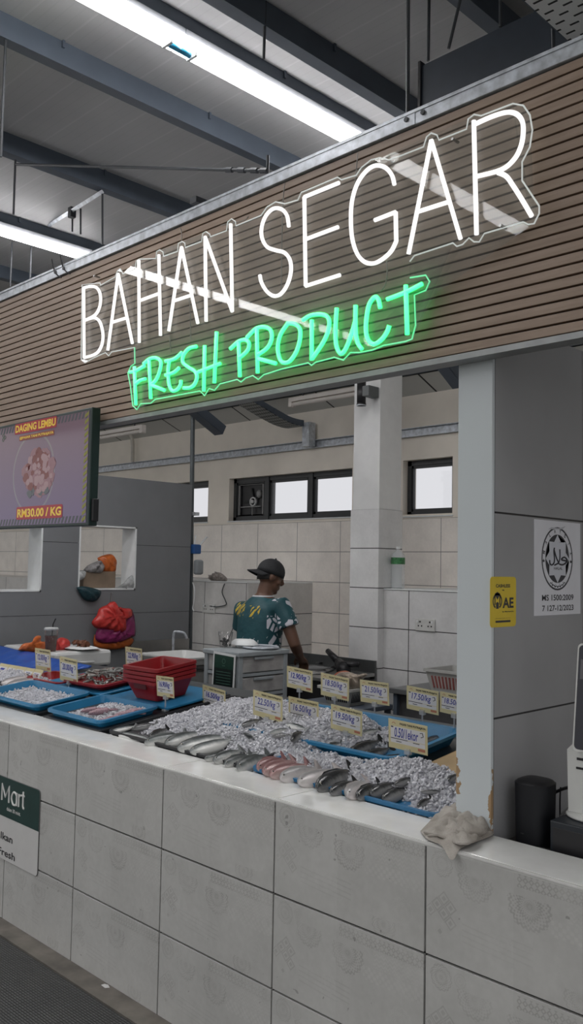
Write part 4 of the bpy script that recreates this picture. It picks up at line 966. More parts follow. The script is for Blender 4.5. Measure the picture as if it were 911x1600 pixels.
for kind, a, b in row:
    cnt[kind] = cnt.get(kind, 0)+1
    nm = {'silver': 'silver grey fish', 'pink': 'reddish pink fish', 'pale': 'pale pinkish white fish', 'dark': 'black and white fish'}[kind]
    a = (a[0]-3, a[1]+1); fish(kind, a, b, '%s in the front row, %s %s from the left' % (nm, ordw[cnt[kind]-1], 'of its kind'), 'front row fish', .028, 1.4, wide=1.32, roll=1.0+.25*math.sin(a[0]))
up = [('silver', (297, 1153), (348, 1143), 'silver fish lying just behind the front row under the left heap'), ('dark', (377, 1140), (401, 1131), 'dark fish poking out at the back of the left heap'),
      ('silver', (421, 1152), (446, 1146), 'silver fish lying on top in the middle of the heap'), ('dark', (424, 1156), (448, 1153), 'dark fish under the silver one in the middle of the heap'),
      ('silver', (378, 1166), (399, 1160), 'small silver fish half buried in the middle of the left heap'), ('silver', (400, 1183), (437, 1176), 'silver fish lying just behind the pink fish'),
      ('dark', (426, 1136), (440, 1131), 'dark fish head showing behind the heap, below the price card'), ('silver', (446, 1140), (471, 1146), 'grey fish head near the front of the third price card'),
      ('dark', (366, 1181), (380, 1168), 'small dark fish tilted steeply in the left heap'), ('dark', (455, 1163), (470, 1150), 'dark fish tail sticking up right of the heap centre'),
      ('silver', (395, 1149), (383, 1143), 'curled silver fish near the back of the left heap')]
for kind, a, b, lab in up: fish(kind, a, b, lab, 'fish buried in the left heap', .06, 1.35, Hf=H1)
for kind, a, b, lab in (('dark', (616, 1208), (642, 1198), 'black fish head poking out on top of the right heap'), ('dark', (657, 1212), (684, 1211), 'thin black fish lying right of the heap top'),
                        ('dark', (652, 1230), (669, 1219), 'small black fish tail on the right slope of the heap'), ('dark', (700, 1208), (714, 1199), 'black fish sticking out beside the white pillar'),
                        ('dark', (505, 1196), (520, 1188), 'small dark fish at the left foot of the right heap')):
    fish(kind, a, b, lab, 'fish in the right heap', .09, 1.3, Hf=H2)
for kind, a, b, lab in (('dark', (543, 1169), (590, 1149), 'long black fish, leftmost of three in the back tray'), ('dark', (563, 1176), (606, 1157), 'long black fish, middle of three in the back tray'),
                        ('dark', (583, 1178), (636, 1168), 'long black fish lying below the large price card'), ('dark', (664, 1146), (690, 1137), 'black fish at the right end of the back tray'),
                        ('silver', (505, 1160), (531, 1152), 'grey fish at the left of the back tray below a price card'), ('silver', (566, 1140), (590, 1134), 'grey fish on ice behind the black ones'), ('silver', (470, 1152), (492, 1148), 'grey fish behind the middle of the ice heap')):
    fish(kind, a, b, lab, 'fish in the back tray', .05, 1.15, Hf=H3)
for a, b, lab, kd in (((2, 1066), (38, 1055), 'white fish nearest the frame edge at the far left', 'pale'), ((10, 1070), (50, 1058), 'white fish in the middle of the far left heap', 'pale'), ((25, 1073), (68, 1064), 'white fish closest to the far blue tray', 'pale'),
                      ((12, 1062), (38, 1059), 'dark striped fish lying on the white fish at far left', 'dark'), ((-10, 1068), (8, 1062), 'dark fish cut by the left frame edge', 'dark')):
    fish(kd, a, b, lab, 'fish at the far left', .06, 1.2, Hf=H0)
# squid and prawns
M_squid = mat('squid_skin', (.34, .22, .25), .25, var=.3, scale=30)
def squid_mb():
    mb = MB(); mb.smooth = True
    mb.tube([(-.5, 0, 0), (-.42, 0, .02), (-.2, 0, .03), (.1, 0, .03), (.2, .01, .02)], [.004, .06, .1, .1, .06], 10)
    return mb
s0 = None
for k, (a, b) in enumerate((((128, 1113), (160, 1108)), ((140, 1118), (182, 1111)), ((180, 1116), (225, 1112)), ((196, 1112), (234, 1109)), ((165, 1122), (196, 1119)), ((150, 1126), (180, 1122)))):
    lab = '%s pink squid from the left in the blue squid tray' % ordw[k]
    if s0 is None:
        s0 = mesh_obj('squid', squid_mb(), M_squid)
        mb = MB(); mb.prism([(-.5, 0), (-.36, .13), (-.2, .09), (-.2, -.09), (-.36, -.13)], 'z', .02, .03); mesh_obj('fin', mb, M_squid, s0, world=False)
        mb = MB(); mb.smooth = True
        for q in range(6): mb.tube(smooth_path([(.18, .04*math.cos(q), .02+.03*math.sin(q)), (.34, .08*math.cos(q), .02+.03*math.sin(q*2)), (.5, .1*math.cos(q+.6), 0)], 3), [.018]*3+[.012]*3+[.006], 5)
        mesh_obj('tentacles', mb, M_squid, s0, world=False); o = s0
    else: o = copy_tree(s0)
    pa, pb = sl(*a, .05), sl(*b, .05); d = pb-pa; c = (pa+pb)/2; c.z = surf(c.y)+max(.03, H4(c.x, c.y))+.006
    o.location = c; o.rotation_euler = (random.uniform(-.3, .3), -math.atan(SL)*math.sin(math.atan2(d.y, d.x)), math.atan2(d.y, d.x)); o.scale = (d.length*1.15,)*3; tag(o, lab, 'squid', 'squid on ice')
M_prawn = mat('prawn_shell', (.17, .175, .165), .25, var=.4, scale=60); M_prawn2 = mat('prawn_shell_pale', (.36, .34, .31), .25, var=.3, scale=60)
pr = []
for mm in (M_prawn, M_prawn2):
    mb = MB(); mb.smooth = True
    arc = [Vector((.5*math.cos(a), .5*math.sin(a), 0)) for a in [q*PI/9 for q in range(10)]]
    mb.tube(arc, [.03, .1, .13, .14, .13, .125, .115, .1, .08, .05], 8); p = mesh_obj('prawn', mb, mm)
    mb = MB(); mb.prism([(-.5, -.02), (-.58, -.24), (-.42, -.26), (-.42, -.02)], 'z', -.01, .01); mesh_obj('tail_fan', mb, mm, p, world=False)
    mb = MB(); mb.tube([(.5, 0, 0), (.62, -.3, .1), (.4, -.7, .12)], .012, 4); mb.tube([(.5, 0, 0), (.75, -.25, .02), (.7, -.6, .1)], .012, 4); mesh_obj('antennae', mb, mm, p, world=False); pr.append(p)
rnd = random.Random(11); first = [True, True]
for k in range(64):
    x, y = rnd.uniform(-2.91, -2.57), rnd.uniform(.60, .87); w = 0 if (x+2.9)/.34+rnd.uniform(-.3, .3) > .35 else 1
    if first[w]: o = pr[w]; first[w] = False
    else: o = copy_tree(pr[w])
    o.location = on(x, y, .066+.022*math.exp(-((x+2.73)**2+(y-.74)**2)/.02)+rnd.uniform(0, .012)); o.rotation_euler = (rnd.uniform(-.6, .6), rnd.uniform(-.6, .6), rnd.uniform(0, 6.28)); s = rnd.uniform(.045, .062); o.scale = (s, s, s)
    tag(o, 'small pale prawn in the red prawn tray' if w else 'small grey prawn in the red prawn tray', 'prawn', 'pale prawns in the red tray' if w else 'grey prawns in the red tray')
# ------------------------------------------------------------------ price cards
M_card = mat('cream_card', (.58, .52, .30), .45, var=.05); M_field = mat('card_white_field', (.62, .62, .63), .5, var=.03); M_pen = mat('blue_pen', (.035, .045, .28), .5); M_logo = mat('card_red_logo', (.42, .16, .1), .5)
M_clip = clear_mat('clear_clip', (.85, .87, .9), 1.5, .05, cloud=.25)
CARDS = [((67, 1031), .70, 24, '12.00/kg', 'far left, in front of the blue tarpaulin', 0), ((107, 1047), .56, 28, '20.00/kg', 'standing behind the far blue tray', .03), ((209, 1028), .90, 26, '22.90/kg', 'just behind the red basket stack', 0), ((258, 1073), .56, 27, '16.90/kg', 'in front of the red basket stack', -.02),
         ((334, 1091), .78, 36, '16.50/kg', 'in front of the grey drawer unit', .07), ((418, 1103), .56, 46, '22.50/kg', 'right of the drawer unit', .06), ((474, 1112), .70, 47, '16.50/kg', 'left of the 19.50 card', .03),
         ((541, 1125), .62, 49, '19.50/kg', 'middle of the front cards', .06), ((468, 1061), .96, 40, '12.90/kg', 'leftmost on the back rim', .06), ((523, 1073), .96, 44, '18.50/kg', 'second on the back rim', .06),
         ((585, 1082), .96, 45, '21.50/kg', 'third on the back rim', .0), ((660, 1094), .94, 50, '17.50/kg', 'fourth on the back rim', .05), ((710, 1101), .92, 46, '18.50/kg', 'cut off by the white pillar', .06), ((637, 1151), .50, 61, '0.50/1ekor', 'largest and nearest, over the right heap', .03)]
for (px, py), Y, wpx, pr_, where, tilt in CARDS:
    c = at(px, py, Y=Y); e = at(px+1, py, Y=Y); w = wpx*abs(e.x-c.x); h = w*.60 if wpx > 30 else w*.66
    if wpx < 30: h = w*.72
    t = thing('price_card', 'cream price card %s, %s' % (pr_, where), 'price card', (c.x, c.y, c.z-h/2), 0, 'price cards over the fish')
    cs, sn = math.cos(-tilt), math.sin(-tilt)
    CP = Plane(c, (cs, 0, sn), (-sn, -.08, cs), (0, -1, -.08))
    mb = MB(); flat(mb, CP, [(-w/2, -h/2), (w/2, -h/2), (w/2, h/2), (-w/2, h/2)], -.0012, 0); mesh_obj('card', mb, M_card, t)
    mb = MB(); flat(mb, CP, [(-w*.44, -h*.14), (w*.44, -h*.14), (w*.44, h*.27), (-w*.44, h*.27)], 0, .0004); flat(mb, CP, [(-w*.44, -h*.3), (w*.44, -h*.3), (w*.44, -h*.16), (-w*.44, -h*.16)], 0, .0004)
    mesh_obj('price_field', mb, M_field, t)
    text('title', 'PASAR TANI PUTRAJAYA', CP, -w*.2, w*.46, h*.32, h*.42, .0006, M_text, t, .03)
    text('price', pr_, CP, -w*.34, w*.27, -h*.1, h*.24, .0008, M_pen, t, .015 if wpx > 40 else .03, .15)
    mb = MB()
    for u0, u1, v in ((-.44, .0, -.15), (-.3, -.16, -.24), (.14, .3, -.18)): flat(mb, CP, [(w*u0, h*v-.0012), (w*u1, h*v-.0012), (w*u1, h*v+.0012), (w*u0, h*v+.0012)], .0004, .0008)
    mb.tube([CP.p(w*.32, h*.2, .0008), CP.p(w*.38, h*.22, .0008), CP.p(w*.4, h*.1, .0008), CP.p(w*.34, h*.06, .0008)], .0014, 5); flat(mb, CP, [(-w*.43, h*.22), (-w*.37, h*.22), (-w*.37, h*.26), (-w*.43, h*.26)], .0004, .0008)
    mesh_obj('printed_lines', mb, M_text, t)
    mb = MB(); flat(mb, CP, [(w*.26, -h*.42), (w*.44, -h*.42), (w*.44, -h*.33), (w*.26, -h*.33)], 0, .0005); ring_on(mb, CP, -w*.36, h*.35, w*.045, h*.06, w*.012, h*.02, 0, .0006, 14, 0, PI); mesh_obj('logo', mb, M_logo, t)
    base = CP.p(0, -h/2); zs = surf(min(base.y, 1.14))+.02
    if base.z-zs < .02: zs = base.z-.04
    if base.z-zs > .16 and Y < .9: pass
    mb = MB().box(base.x-.012, base.x+.012, base.y-.008, base.y+.01, base.z-.012, base.z+.008, .002).tube([(base.x, base.y, base.z-.012), (base.x, base.y, zs)], .004, 6).box(base.x-.016, base.x+.016, base.y-.012, base.y+.012, zs-.004, zs+.012, .003)
    mesh_obj('clear_holder', mb, M_clip, t)
for k in range(5):
    c = sl(4+k*13, 1045+k*2.3, .045); t = thing('price_card', '%s small card from the left in the row leaning on the tarpaulin edge' % ordw[k], 'price card', c, 0, 'row of leaning cards')
    CP = Plane(c, (1, 0, 0), (0, .5, .86), (0, -.86, .5)); mb = MB(); flat(mb, CP, [(-.06, -.035), (.06, -.035), (.06, .035), (-.06, .035)], -.001, 0); mesh_obj('card', mb, M_card, t)
    mb = MB(); flat(mb, CP, [(-.05, -.015), (.05, -.015), (.05, .015), (-.05, .015)], 0, .0004); mesh_obj('price_field', mb, M_field, t)
    mb = MB(); flat(mb, CP, [(-.03, -.006), (.02, -.006), (.03, .006), (-.02, .006)], .0004, .0008); mesh_obj('pen_mark', mb, M_pen, t)
# ------------------------------------------------------------------ soft things
def puff(mb, outline, nrm, thick, seed=0, rings=7, crease=.35, freq=9, back=.6):
    """pillow-like solid with its outline in 3-D and creased faces"""
    P = [Vector(p) for p in outline]; n = len(P); c = sum(P, Vector())/n; nrm = Vector(nrm).normalized(); rnd = random.Random(seed); ph = [rnd.uniform(0, 6) for _ in range(6)]
    def pt(i, j, s):
        t = j/rings; q = c+(P[i]-c)*(1-t); a = 2*PI*i/n
        hh = math.sqrt(max(0, 1-(1-t)**2))
        w = 1+crease*(.25*math.sin(a*freq+ph[0]+t*3)*(1-t)+.9*math.sin((q.y-q.x)*75+3*math.sin(q.z*22+ph[4])+ph[1])*math.cos(q.z*26+ph[2])+.6*math.sin((q.y+q.x)*120+q.z*70+ph[3]))
        return q+nrm*(s*thick*hh*w*(1 if s > 0 else back))
    top = [[mb.b.verts.new(pt(i, j, 1)) for i in range(n)] for j in range(rings)]; bot = [top[0]]+[[mb.b.verts.new(pt(i, j, -1)) for i in range(n)] for j in range(1, rings)]
    F = []
    for S in (top, bot):
        for j in range(rings-1):
            for i in range(n):
                q = (S[j][i], S[j][(i+1) % n], S[j+1][(i+1) % n], S[j+1][i]); F.append(mb.b.faces.new(q if S is top else q[::-1]))
        cc = mb.b.verts.new(pt(0, rings, 1) if S is top else pt(0, rings, -1))
        for i in range(n):
            q = (S[-1][i], S[-1][(i+1) % n], cc); F.append(mb.b.faces.new(q if S is top else q[::-1]))
    mb._fin(F); return mb
def dens(pts, k=4): return smooth_path(list(pts)+[pts[0]], k)[:-1]
def bag(name, lab, cat, pix, nrm, thick, m, seed, group=None, handle=None, **kw):
    kc = {k: kw.pop(k) for k in ('crease', 'freq', 'back') if k in kw}
    P = dens([at(x, y, **kw) for x, y in pix]); c = sum(P, Vector())/len(P)
    t = thing(name, lab, cat, c, 0, group); mb = MB(); mb.smooth = True; puff(mb, P, nrm, thick, seed, **kc); mesh_obj('bag_body', mb, m, t)
    if handle:
        for hp in handle:
            mb = MB(); mb.smooth = True; mb.tube(smooth_path([at(x, y, **kw)+Vector(nrm)*thick*.7 for x, y in hp], 4), .008, 6); mesh_obj('handle', mb, m, t)
    return t
M_redbag = mat('red_bag_plastic', (.55, .045, .04), .3, var=.25, scale=30); M_purbag = mat('purple_bag_plastic', (.26, .03, .13), .28, var=.25, scale=30); M_orbag = mat('orange_bag_plastic', (.50, .12, .025), .35, var=.2, scale=25)
kx = dict(X=-4.93); q9 = lambda pts: [(130+x/9.11, 930+y/9.11) for x, y in pts]
bag('plastic_bag_bundle', 'orange plastic bag bundle hanging lowest on the grey screen', 'bag', q9([(160, 560), (145, 680), (190, 750), (350, 775), (520, 765), (690, 710), (715, 620), (600, 590), (400, 560)]), (1, 0, 0), .035, M_orbag, 1, 'bags hanging on the grey screen', crease=.25, X=-4.965)
bag('plastic_bag_bundle', 'purple plastic bag bundle hanging between the red and orange ones', 'bag', q9([(200, 480), (170, 610), (250, 680), (420, 690), (560, 660), (680, 600), (745, 560), (735, 360), (700, 250), (560, 300)]), (1, 0, 0), .045, M_purbag, 2, 'bags hanging on the grey screen', crease=.3, X=-4.935)
bag('plastic_bag_bundle', 'red plastic bag bundle hanging topmost from the hook on the grey screen', 'bag', q9([(380, 100), (330, 140), (230, 190), (190, 290), (120, 390), (190, 470), (330, 480), (430, 520), (530, 530), (610, 500), (620, 350), (700, 300), (690, 200), (560, 180), (490, 150), (450, 90)]), (1, 0, 0), .05, M_redbag, 3, 'bags hanging on the grey screen', handle=[q9([(470, 190), (480, 270), (540, 330), (570, 300), (540, 220), (490, 180)])], crease=.3, X=-4.90)
h0 = at(174, 952, X=-4.99); h1 = at(173, 930, X=-4.99)
solo('wire_hook', MB().tube(smooth_path([(0, 0, 0), (.0, -.01, (h1-h0).z), (.02, -.01, (h1-h0).z+.02)], 4), .004, 6), M_steel, 'thin wire hook holding the bags on the grey screen', 'hook', origin=h0+Vector((.0, 0, 0)))
# things in the openings
b0, b1 = at(130, 917, X=-5.06), at(181, 893, X=-5.06)
t = thing('cardboard_box', 'brown cardboard box standing in the screen opening', 'box', (-5.13, (b0.y+b1.y)/2, 1.445))
mesh_obj('carton', MB().box(-5.2, -5.06, b0.y, b1.y, 1.445, b1.z, .003), mat('cardboard', (.21, .155, .11), .7, var=.12), t)
mesh_obj('tape', MB().box(-5.2, -5.059, (b0.y+b1.y)/2-.02, (b0.y+b1.y)/2+.02, b1.z-.0, b1.z+.001), mat('tape', (.3, .23, .16), .4), t)
bag('plastic_bag', 'crumpled orange plastic bag on the cardboard box', 'bag', [(152, 872), (160, 868), (174, 866), (181, 875), (180, 894), (165, 896), (158, 886)], (1, 0, 0), .05, M_orbag, 4, X=-5.10, crease=.3)
bag('plastic_bag', 'grey bundle of plastic bags on the cardboard box', 'bag', [(136, 884), (146, 879), (158, 876), (162, 886), (158, 895), (140, 895), (130, 892)], (1, 0, 0), .045, mat('grey_bag', (.22, .21, .21), .4, var=.35, scale=40), 5, X=-5.07, crease=.4)
M_cup = clear_mat('cup_plastic', (.95, .95, .95), 1.4, .05, cloud=.012)
M_film = mat('clear_film', (.6, .62, .62), .2, var=.25, scale=30, trans=.4)
bag('plastic_wrap', 'crumpled clear plastic wrap at the right of the opening sill', 'plastic wrap', [(178, 919), (190, 914), (198, 905), (205, 899), (211, 900), (211, 918), (200, 922), (186, 922)], (1, 0, 0), .035, M_film, 6, X=-5.03, crease=.4)
bag('plastic_wrap', 'crumpled clear plastic wrap at the left of the opening sill', 'plastic wrap', [(119, 895), (125, 891), (134, 893), (132, 903), (122, 908), (119, 906)], (1, 0, 0), .025, M_film, 7, X=-5.02, crease=.4)
bag('cloth_bag', 'dark green cloth bag draped over the sill of the opening', 'bag', [(119, 918), (130, 916), (146, 919), (158, 924), (155, 934), (147, 940), (135, 939), (127, 932)], (1, 0, 0), .04, mat('dark_teal_cloth', (.008, .035, .045), .5, var=.3, scale=30), 8, X=-4.975, crease=.25)
# freezer with a meal on it
t = thing('chest_freezer', 'white chest freezer behind the blue tarpaulin', 'freezer', (-4.4, 1.35, 0))
M_app = mat('appliance_white', (.62, .63, .62), .35, var=.04)
mesh_obj('body', MB().box(-4.75, -4.0, 1.16, 1.6, 0, .905, .012), M_app, t)
mesh_obj('lid', MB().box(-4.76, -3.99, 1.15, 1.61, .92, 1.03, .02), M_app, t); mesh_obj('seal', MB().box(-4.74, -4.01, 1.17, 1.59, .9, .925), M_dark, t)
mesh_obj('lid_handle', MB().box(-3.99, -3.975, 1.3, 1.46, .945, .96, .004), M_app, t)
kz = dict(Y=1.3)
bag('plastic_bag', 'orange plastic bag on the white freezer left of the iced tea', 'bag', [(28, 1016), (36, 1006), (50, 1003), (56, 994), (64, 994), (64, 1002), (73, 1004), (73, 1018), (45, 1019)], (.7, -.7, 0), .06, M_orbag, 9, crease=.2, X=-4.3)
bag('plastic_bag', 'red plastic bag of drink on the white freezer right of the iced tea', 'bag', [(86, 1016), (88, 1002), (95, 996), (106, 999), (110, 1007), (105, 1017), (95, 1019)], (.7, -.7, 0), .05, M_redbag, 10, crease=.2, X=-4.18)
g0 = at(79, 1018, X=-4.12)
t = thing('iced_tea_cup', 'clear plastic cup of brown iced tea with a black straw', 'cup', (g0.x, g0.y, 1.031)); T0 = Vector((g0.x, g0.y, 1.031))
mb = MB(); mb.smooth = True; mb.lathe([(0, 0), (.036, 0), (.044, .11)], T0, 20); mb.lathe([(.0445, .11), (.0, .11)], T0, 20); mesh_obj('tea', mb, mat('brown_tea', (.12, .03, .018), .2), t)
mb = MB(); mb.smooth = True; mb.lathe([(.037, 0), (.050, .155), (.049, .155), (.036, .002)], T0, 20); mesh_obj('cup', mb, M_cup, t)
mb = MB(); mb.smooth = True; mb.lathe([(.051, .15), (.053, .158), (.045, .168), (.0, .17)], T0, 20); mesh_obj('cup_lid', mb, M_film, t)
mesh_obj('straw', MB().tube([T0+Vector((0, 0, .02)), T0+Vector((.008, .008, .19)), T0+Vector((.02, .02, .23))], .004, 6), M_black, t)
f0 = at(128, 1015, X=-4.1); F0 = Vector((f0.x, f0.y, 1.031))
t = thing('food_parcel', 'opened paper parcel of fried food on the white freezer', 'food', F0)
mb = MB(); mb.smooth = True; puff(mb, dens([F0+Vector((.13*math.cos(a*PI/5)*(1+.15*(a % 2)), .11*math.sin(a*PI/5)*(1+.15*(a % 2)), .012)) for a in range(10)], 3), (0, 0, 1), .012, 4, crease=.5); mesh_obj('paper', mb, M_white, t)
mb = MB(); rnd = random.Random(5)
for k in range(26): mb.chunk(F0+Vector((rnd.gauss(0, .035), rnd.gauss(0, .03), .03+rnd.uniform(0, .025))), rnd.uniform(.012, .02), rnd)
mesh_obj('food', mb, mat('fried_food', (.16, .06, .03), .5, var=.4, scale=40), t)
# tarpaulin
up_ = [(-40, 1006), (0, 1009), (30, 1016), (58, 1020), (82, 1028), (122, 1036), (142, 1040)]; lo_ = [(-40, 1036), (0, 1041), (30, 1047), (58, 1053), (84, 1052), (120, 1046), (140, 1044)]
U_ = smooth_path([sl(x, y, .035) for x, y in up_], 6); L_ = smooth_path([sl(x, y, .02) for x, y in lo_], 6)
mb = MB(); mb.smooth = True
def tf(i, j):
    k = i*(len(U_)-1); a = min(int(k), len(U_)-2); u = k-a
    p = L_[a].lerp(L_[a+1], u).lerp(U_[a].lerp(U_[a+1], u), j); p.z += .012*math.sin(p.x*9+j*3)*math.sin(j*PI)+.006*math.sin(p.x*31+p.y*17)*math.sin(j*PI); return p
mb.grid(tf, 40, 14)
o = mesh_obj('tarpaulin', mb, mat('blue_tarpaulin', (.012, .075, .36), .35, var=.12, scale=20)); tag(o, 'bright blue tarpaulin spread over the back of the far left display', 'tarpaulin'); so = o.modifiers.new('thick', 'SOLIDIFY'); so.thickness = .006; so.offset = -1
# sink, tap, bin and foam tray at the back left
t = thing('wash_sink', 'stainless wash sink in the corner by the grey screen', 'sink', (-4.7, 2.8, 0)); sx = at(300, 1012, Y=2.9)
mb = MB().box(-4.98, -4.3, 2.45, 2.47, .6, .88).box(-4.98, -4.3, 3.08, 3.1, .6, .88).box(-4.98, -4.96, 2.45, 3.1, .6, .98).box(-4.32, -4.3, 2.45, 3.1, .6, .88).box(-4.98, -4.3, 2.45, 3.1, .6, .62)
mesh_obj('bowl', mb, M_steel, t)
for xx in (-4.95, -4.33):
    for yy in (2.48, 3.07): mesh_obj('leg', MB().tube([(xx, yy, 0), (xx, yy, .6)], .02, 8), M_steel, t)
f0 = at(271, 1008, X=-4.85); F0 = Vector((-4.85, f0.y, .88)); ft = at(274, 987, X=-4.85)
mesh_obj('tap', MB().tube(smooth_path([F0, F0+Vector((0, 0, ft.z-.88-.02)), Vector((-4.83, f0.y+.02, ft.z)), Vector((-4.78, f0.y+.06, ft.z-.01)), Vector((-4.76, f0.y+.08, ft.z-.06))], 5), .012, 8), M_galv, t)
t = thing('storage_bin', 'grey lidded plastic bin under the white foam tray', 'bin', (-3.98, 2.26, 0))
mesh_obj('body', MB().prism([(-4.16, 0), (-3.82, 0), (-3.76, .86), (-4.22, .86)], 'y', 2.08, 2.46), mat('bin_grey', (.22, .22, .215), .45), t); mesh_obj('rim', MB().box(-4.24, -3.74, 2.05, 2.49, .86, .895, .01), mat('bin_rim', (.06, .06, .06), .4), t)
mesh_obj('handle', MB().box(-3.775, -3.76, 2.18, 2.36, .66, .76, .02), M_black, t)
mb = tray_mb(-.24, .24, -.2, .2, .065, flare=.03, rim=.01); o = mesh_obj('foam_tray', mb, M_app); tag(o, 'white foam tray lying on the grey bin', 'tray'); o.location = (-3.98, 2.26, .897)
# drawer tower
t = thing('drawer_tower', 'translucent grey plastic drawer tower behind the fish display', 'drawer unit', (-2.81, 1.87, 0))
X0, X1, Y0, Y1 = -2.985, -2.64, 1.65, 2.08; ZT_ = 1.115
M_dgrey = mat('drawer_frame', (.30, .33, .345), .45, var=.08); M_dclear = mat('drawer_front', (.36, .355, .35), .3, var=.3, scale=7)
mb = MB()
for xx in (X0, X1-.035):
    for yy in (Y0, Y1-.035): mb.box(xx, xx+.035, yy, yy+.035, .05, ZT_-.02, .006)
mb.box(X0-.008, X1+.008, Y0-.008, Y1+.008, ZT_-.03, ZT_, .006)
for k in range(8): z = .05+k*.13; mb.box(X0+.004, X1-.004, Y0+.004, Y1-.004, z, z+.018)
mesh_obj('frame', mb, M_dgrey, t)
for k in range(8):
    z = .05+k*.13+.022; mb = MB().box(X0+.01, X1-.008, Y0+.012, Y1-.012, z, z+.1, .006); d = mesh_obj('drawer', mb, M_dclear, t)
    mesh_obj('pull', MB().box(X1-.008, X1+.002, Y0+.13, Y0+.3, z+.08, z+.098, .003), M_dgrey, d)
rnd = random.Random(8)
q0, q1 = at(333, 1020, Y=1.63), at(361, 1078, Y=1.63)
t = thing('leaflet_stand', 'dark green leaflet in a white frame leaning on the drawer tower', 'sign', (q0.x, 1.63, q1.z))
LP = Plane((0, 1.638, 0), (1, 0, 0), (0, 0, 1), (0, -1, 0)); mb = MB(); flat(mb, LP, [(q0.x-.01, q1.z-.015), (q1.x+.02, q1.z-.01), (q1.x+.03, q0.z+.0), (q0.x+.0, q0.z+.012)], 0, .004); mesh_obj('frame', mb, M_white, t)
mb = MB(); flat(mb, LP, [(q0.x+.004, q1.z), (q1.x+.008, q1.z+.004), (q1.x+.016, q0.z-.012), (q0.x+.012, q0.z-.004)], .004, .005); mesh_obj('leaflet', mb, mat('leaflet_dark', (.008, .016, .015), .3), t)
mb = MB(); flat(mb, LP, [(q0.x+.014, q0.z-.09), (q1.x+.012, q0.z-.095), (q1.x+.016, q0.z-.014), (q0.x+.014, q0.z-.008)], .005, .0054); mesh_obj('green_top', mb, mat('leaflet_green', (.01, .045, .03), .3), t)
mb = MB(); cx, cz = (q0.x+q1.x)/2+.012, q0.z-.045
ring_on(mb, LP, cx, cz, .017, .017, .004, .004, .0054, .006, 16); flat(mb, LP, [(cx-.012, cz-.032), (cx+.012, cz-.032), (cx+.012, cz-.026), (cx-.012, cz-.026)], .0054, .006)
for k in range(6): flat(mb, LP, [(q0.x+.03, q0.z-.115-k*.018), (q1.x-.012, q0.z-.116-k*.018), (q1.x-.012, q0.z-.112-k*.018), (q0.x+.03, q0.z-.111-k*.018)], .005, .0056)
mesh_obj('leaflet_print', mb, mat('leaflet_print', (.05, .12, .09), .4), t)
c = at(352, 1012, Z=ZT_); c = Vector((c.x, c.y, ZT_))
t = thing('plastic_cup', 'clear plastic cup of dark bits on the drawer tower', 'cup', c)
mb = MB(); mb.smooth = True; mb.lathe([(.036, 0), (.05, .105), (.048, .105), (.034, .003), (0, .003)], c, 20); mesh_obj('cup', mb, M_cup, t)
mb = MB()
for k in range(18): mb.chunk(c+Vector((rnd.gauss(0, .014), rnd.gauss(0, .014), rnd.uniform(.01, .06))), .009, rnd)
mb.tube([c+Vector((.01, 0, .02)), c+Vector((.05, .02, .13))], .003, 5); mesh_obj('contents', mb, M_black, t)
c = at(368, 1012, Z=ZT_); c = Vector((c.x+.03, c.y+.05, ZT_))
t = thing('takeaway_box', 'white foam takeaway box on the drawer tower', 'box', c)
mb = MB(); mb.smooth = True; mb.lathe([(0, 0), (.07, 0), (.1, .022)], c, 4, 1, .8); mesh_obj('base', mb, M_white, t)
mb = MB(); mb.smooth = True; mb.lathe([(.104, .022), (.095, .04), (.07, .055), (0, .056)], c, 20, 1, .75); mesh_obj('lid', mb, M_white, t)
mb = MB(); mb.smooth = True; c2 = Vector((-2.77, 1.95, ZT_)); mb.tube([c2+Vector((.13*math.cos(a*PI/10), .11*math.sin(a*PI/10), .012)) for a in range(20)], .007, 6, closed=True); mb.lathe([(0, 0.001), (.12, .001), (.13, .012)], c2, 20, 1, .85)
o = mesh_obj('steel_tray', mb, M_galv); tag(o, 'round steel tray rim on the drawer tower in front of the person', 'tray')
# fish-cleaning trough, knife block and baskets
t = thing('cleaning_trough', 'stainless fish cleaning trough with tall splashback', 'sink', (-3.05, 2.8, 0)); TX0, TX1, TY0, TY1 = -3.46, -2.68, 2.5, 3.05
zt_ = at(590, 1033, Y=3.04).z
mesh_obj('splashback', MB().box(TX0, TX1, 3.03, 3.05, .84, zt_).box(TX0, TX0+.015, 2.72, 3.05, .84, zt_), mat('dark_stainless', (.11, .115, .115), .35, .6), t)
mesh_obj('work_top', MB().box(TX0, TX1, TY0, 3.03, .86, .885, .004), M_steel, t)
mb = MB().box(TX0+.02, TX1-.02, TY0+.02, 3.0, .62, .86)
for xx in (TX0+.03, TX1-.05):
    for yy in (TY0+.03, 2.98): mb.box(xx, xx+.03, yy, yy+.03, 0, .62)
mesh_obj('cabinet', mb, mat('dark_metal', (.03, .03, .032), .4, .4), t)
c0 = at(470, 1046, Z=.9); c1 = at(517, 1046, Z=.9)
for k, (a, b_, lab) in enumerate(((c0, c1, 'dark fish being cut on the steel trough'), (at(478, 1033, Z=.9), at(500, 1038, Z=.9), 'second dark fish lying behind the one being cut'))):
    o = copy_tree(K_['dark']); d = a-b_; o.rotation_mode = 'XYZ'; o.location = (a+b_)/2; o.location.z = .885+.028; o.rotation_euler = (1.3, 0, math.atan2(d.y, d.x)); o.scale = (d.length*1.2, d.length*1.05, d.length*1.05); tag(o, lab, 'fish', 'fish on the trough')
mb = MB(); mb.smooth = True; puff(mb, dens([at(x, y, Z=.889) for x, y in ((447, 1044), (470, 1036), (500, 1040), (524, 1042), (520, 1048), (500, 1053), (470, 1052))], 3), (0, 0, 1), .01, 3, crease=.5)
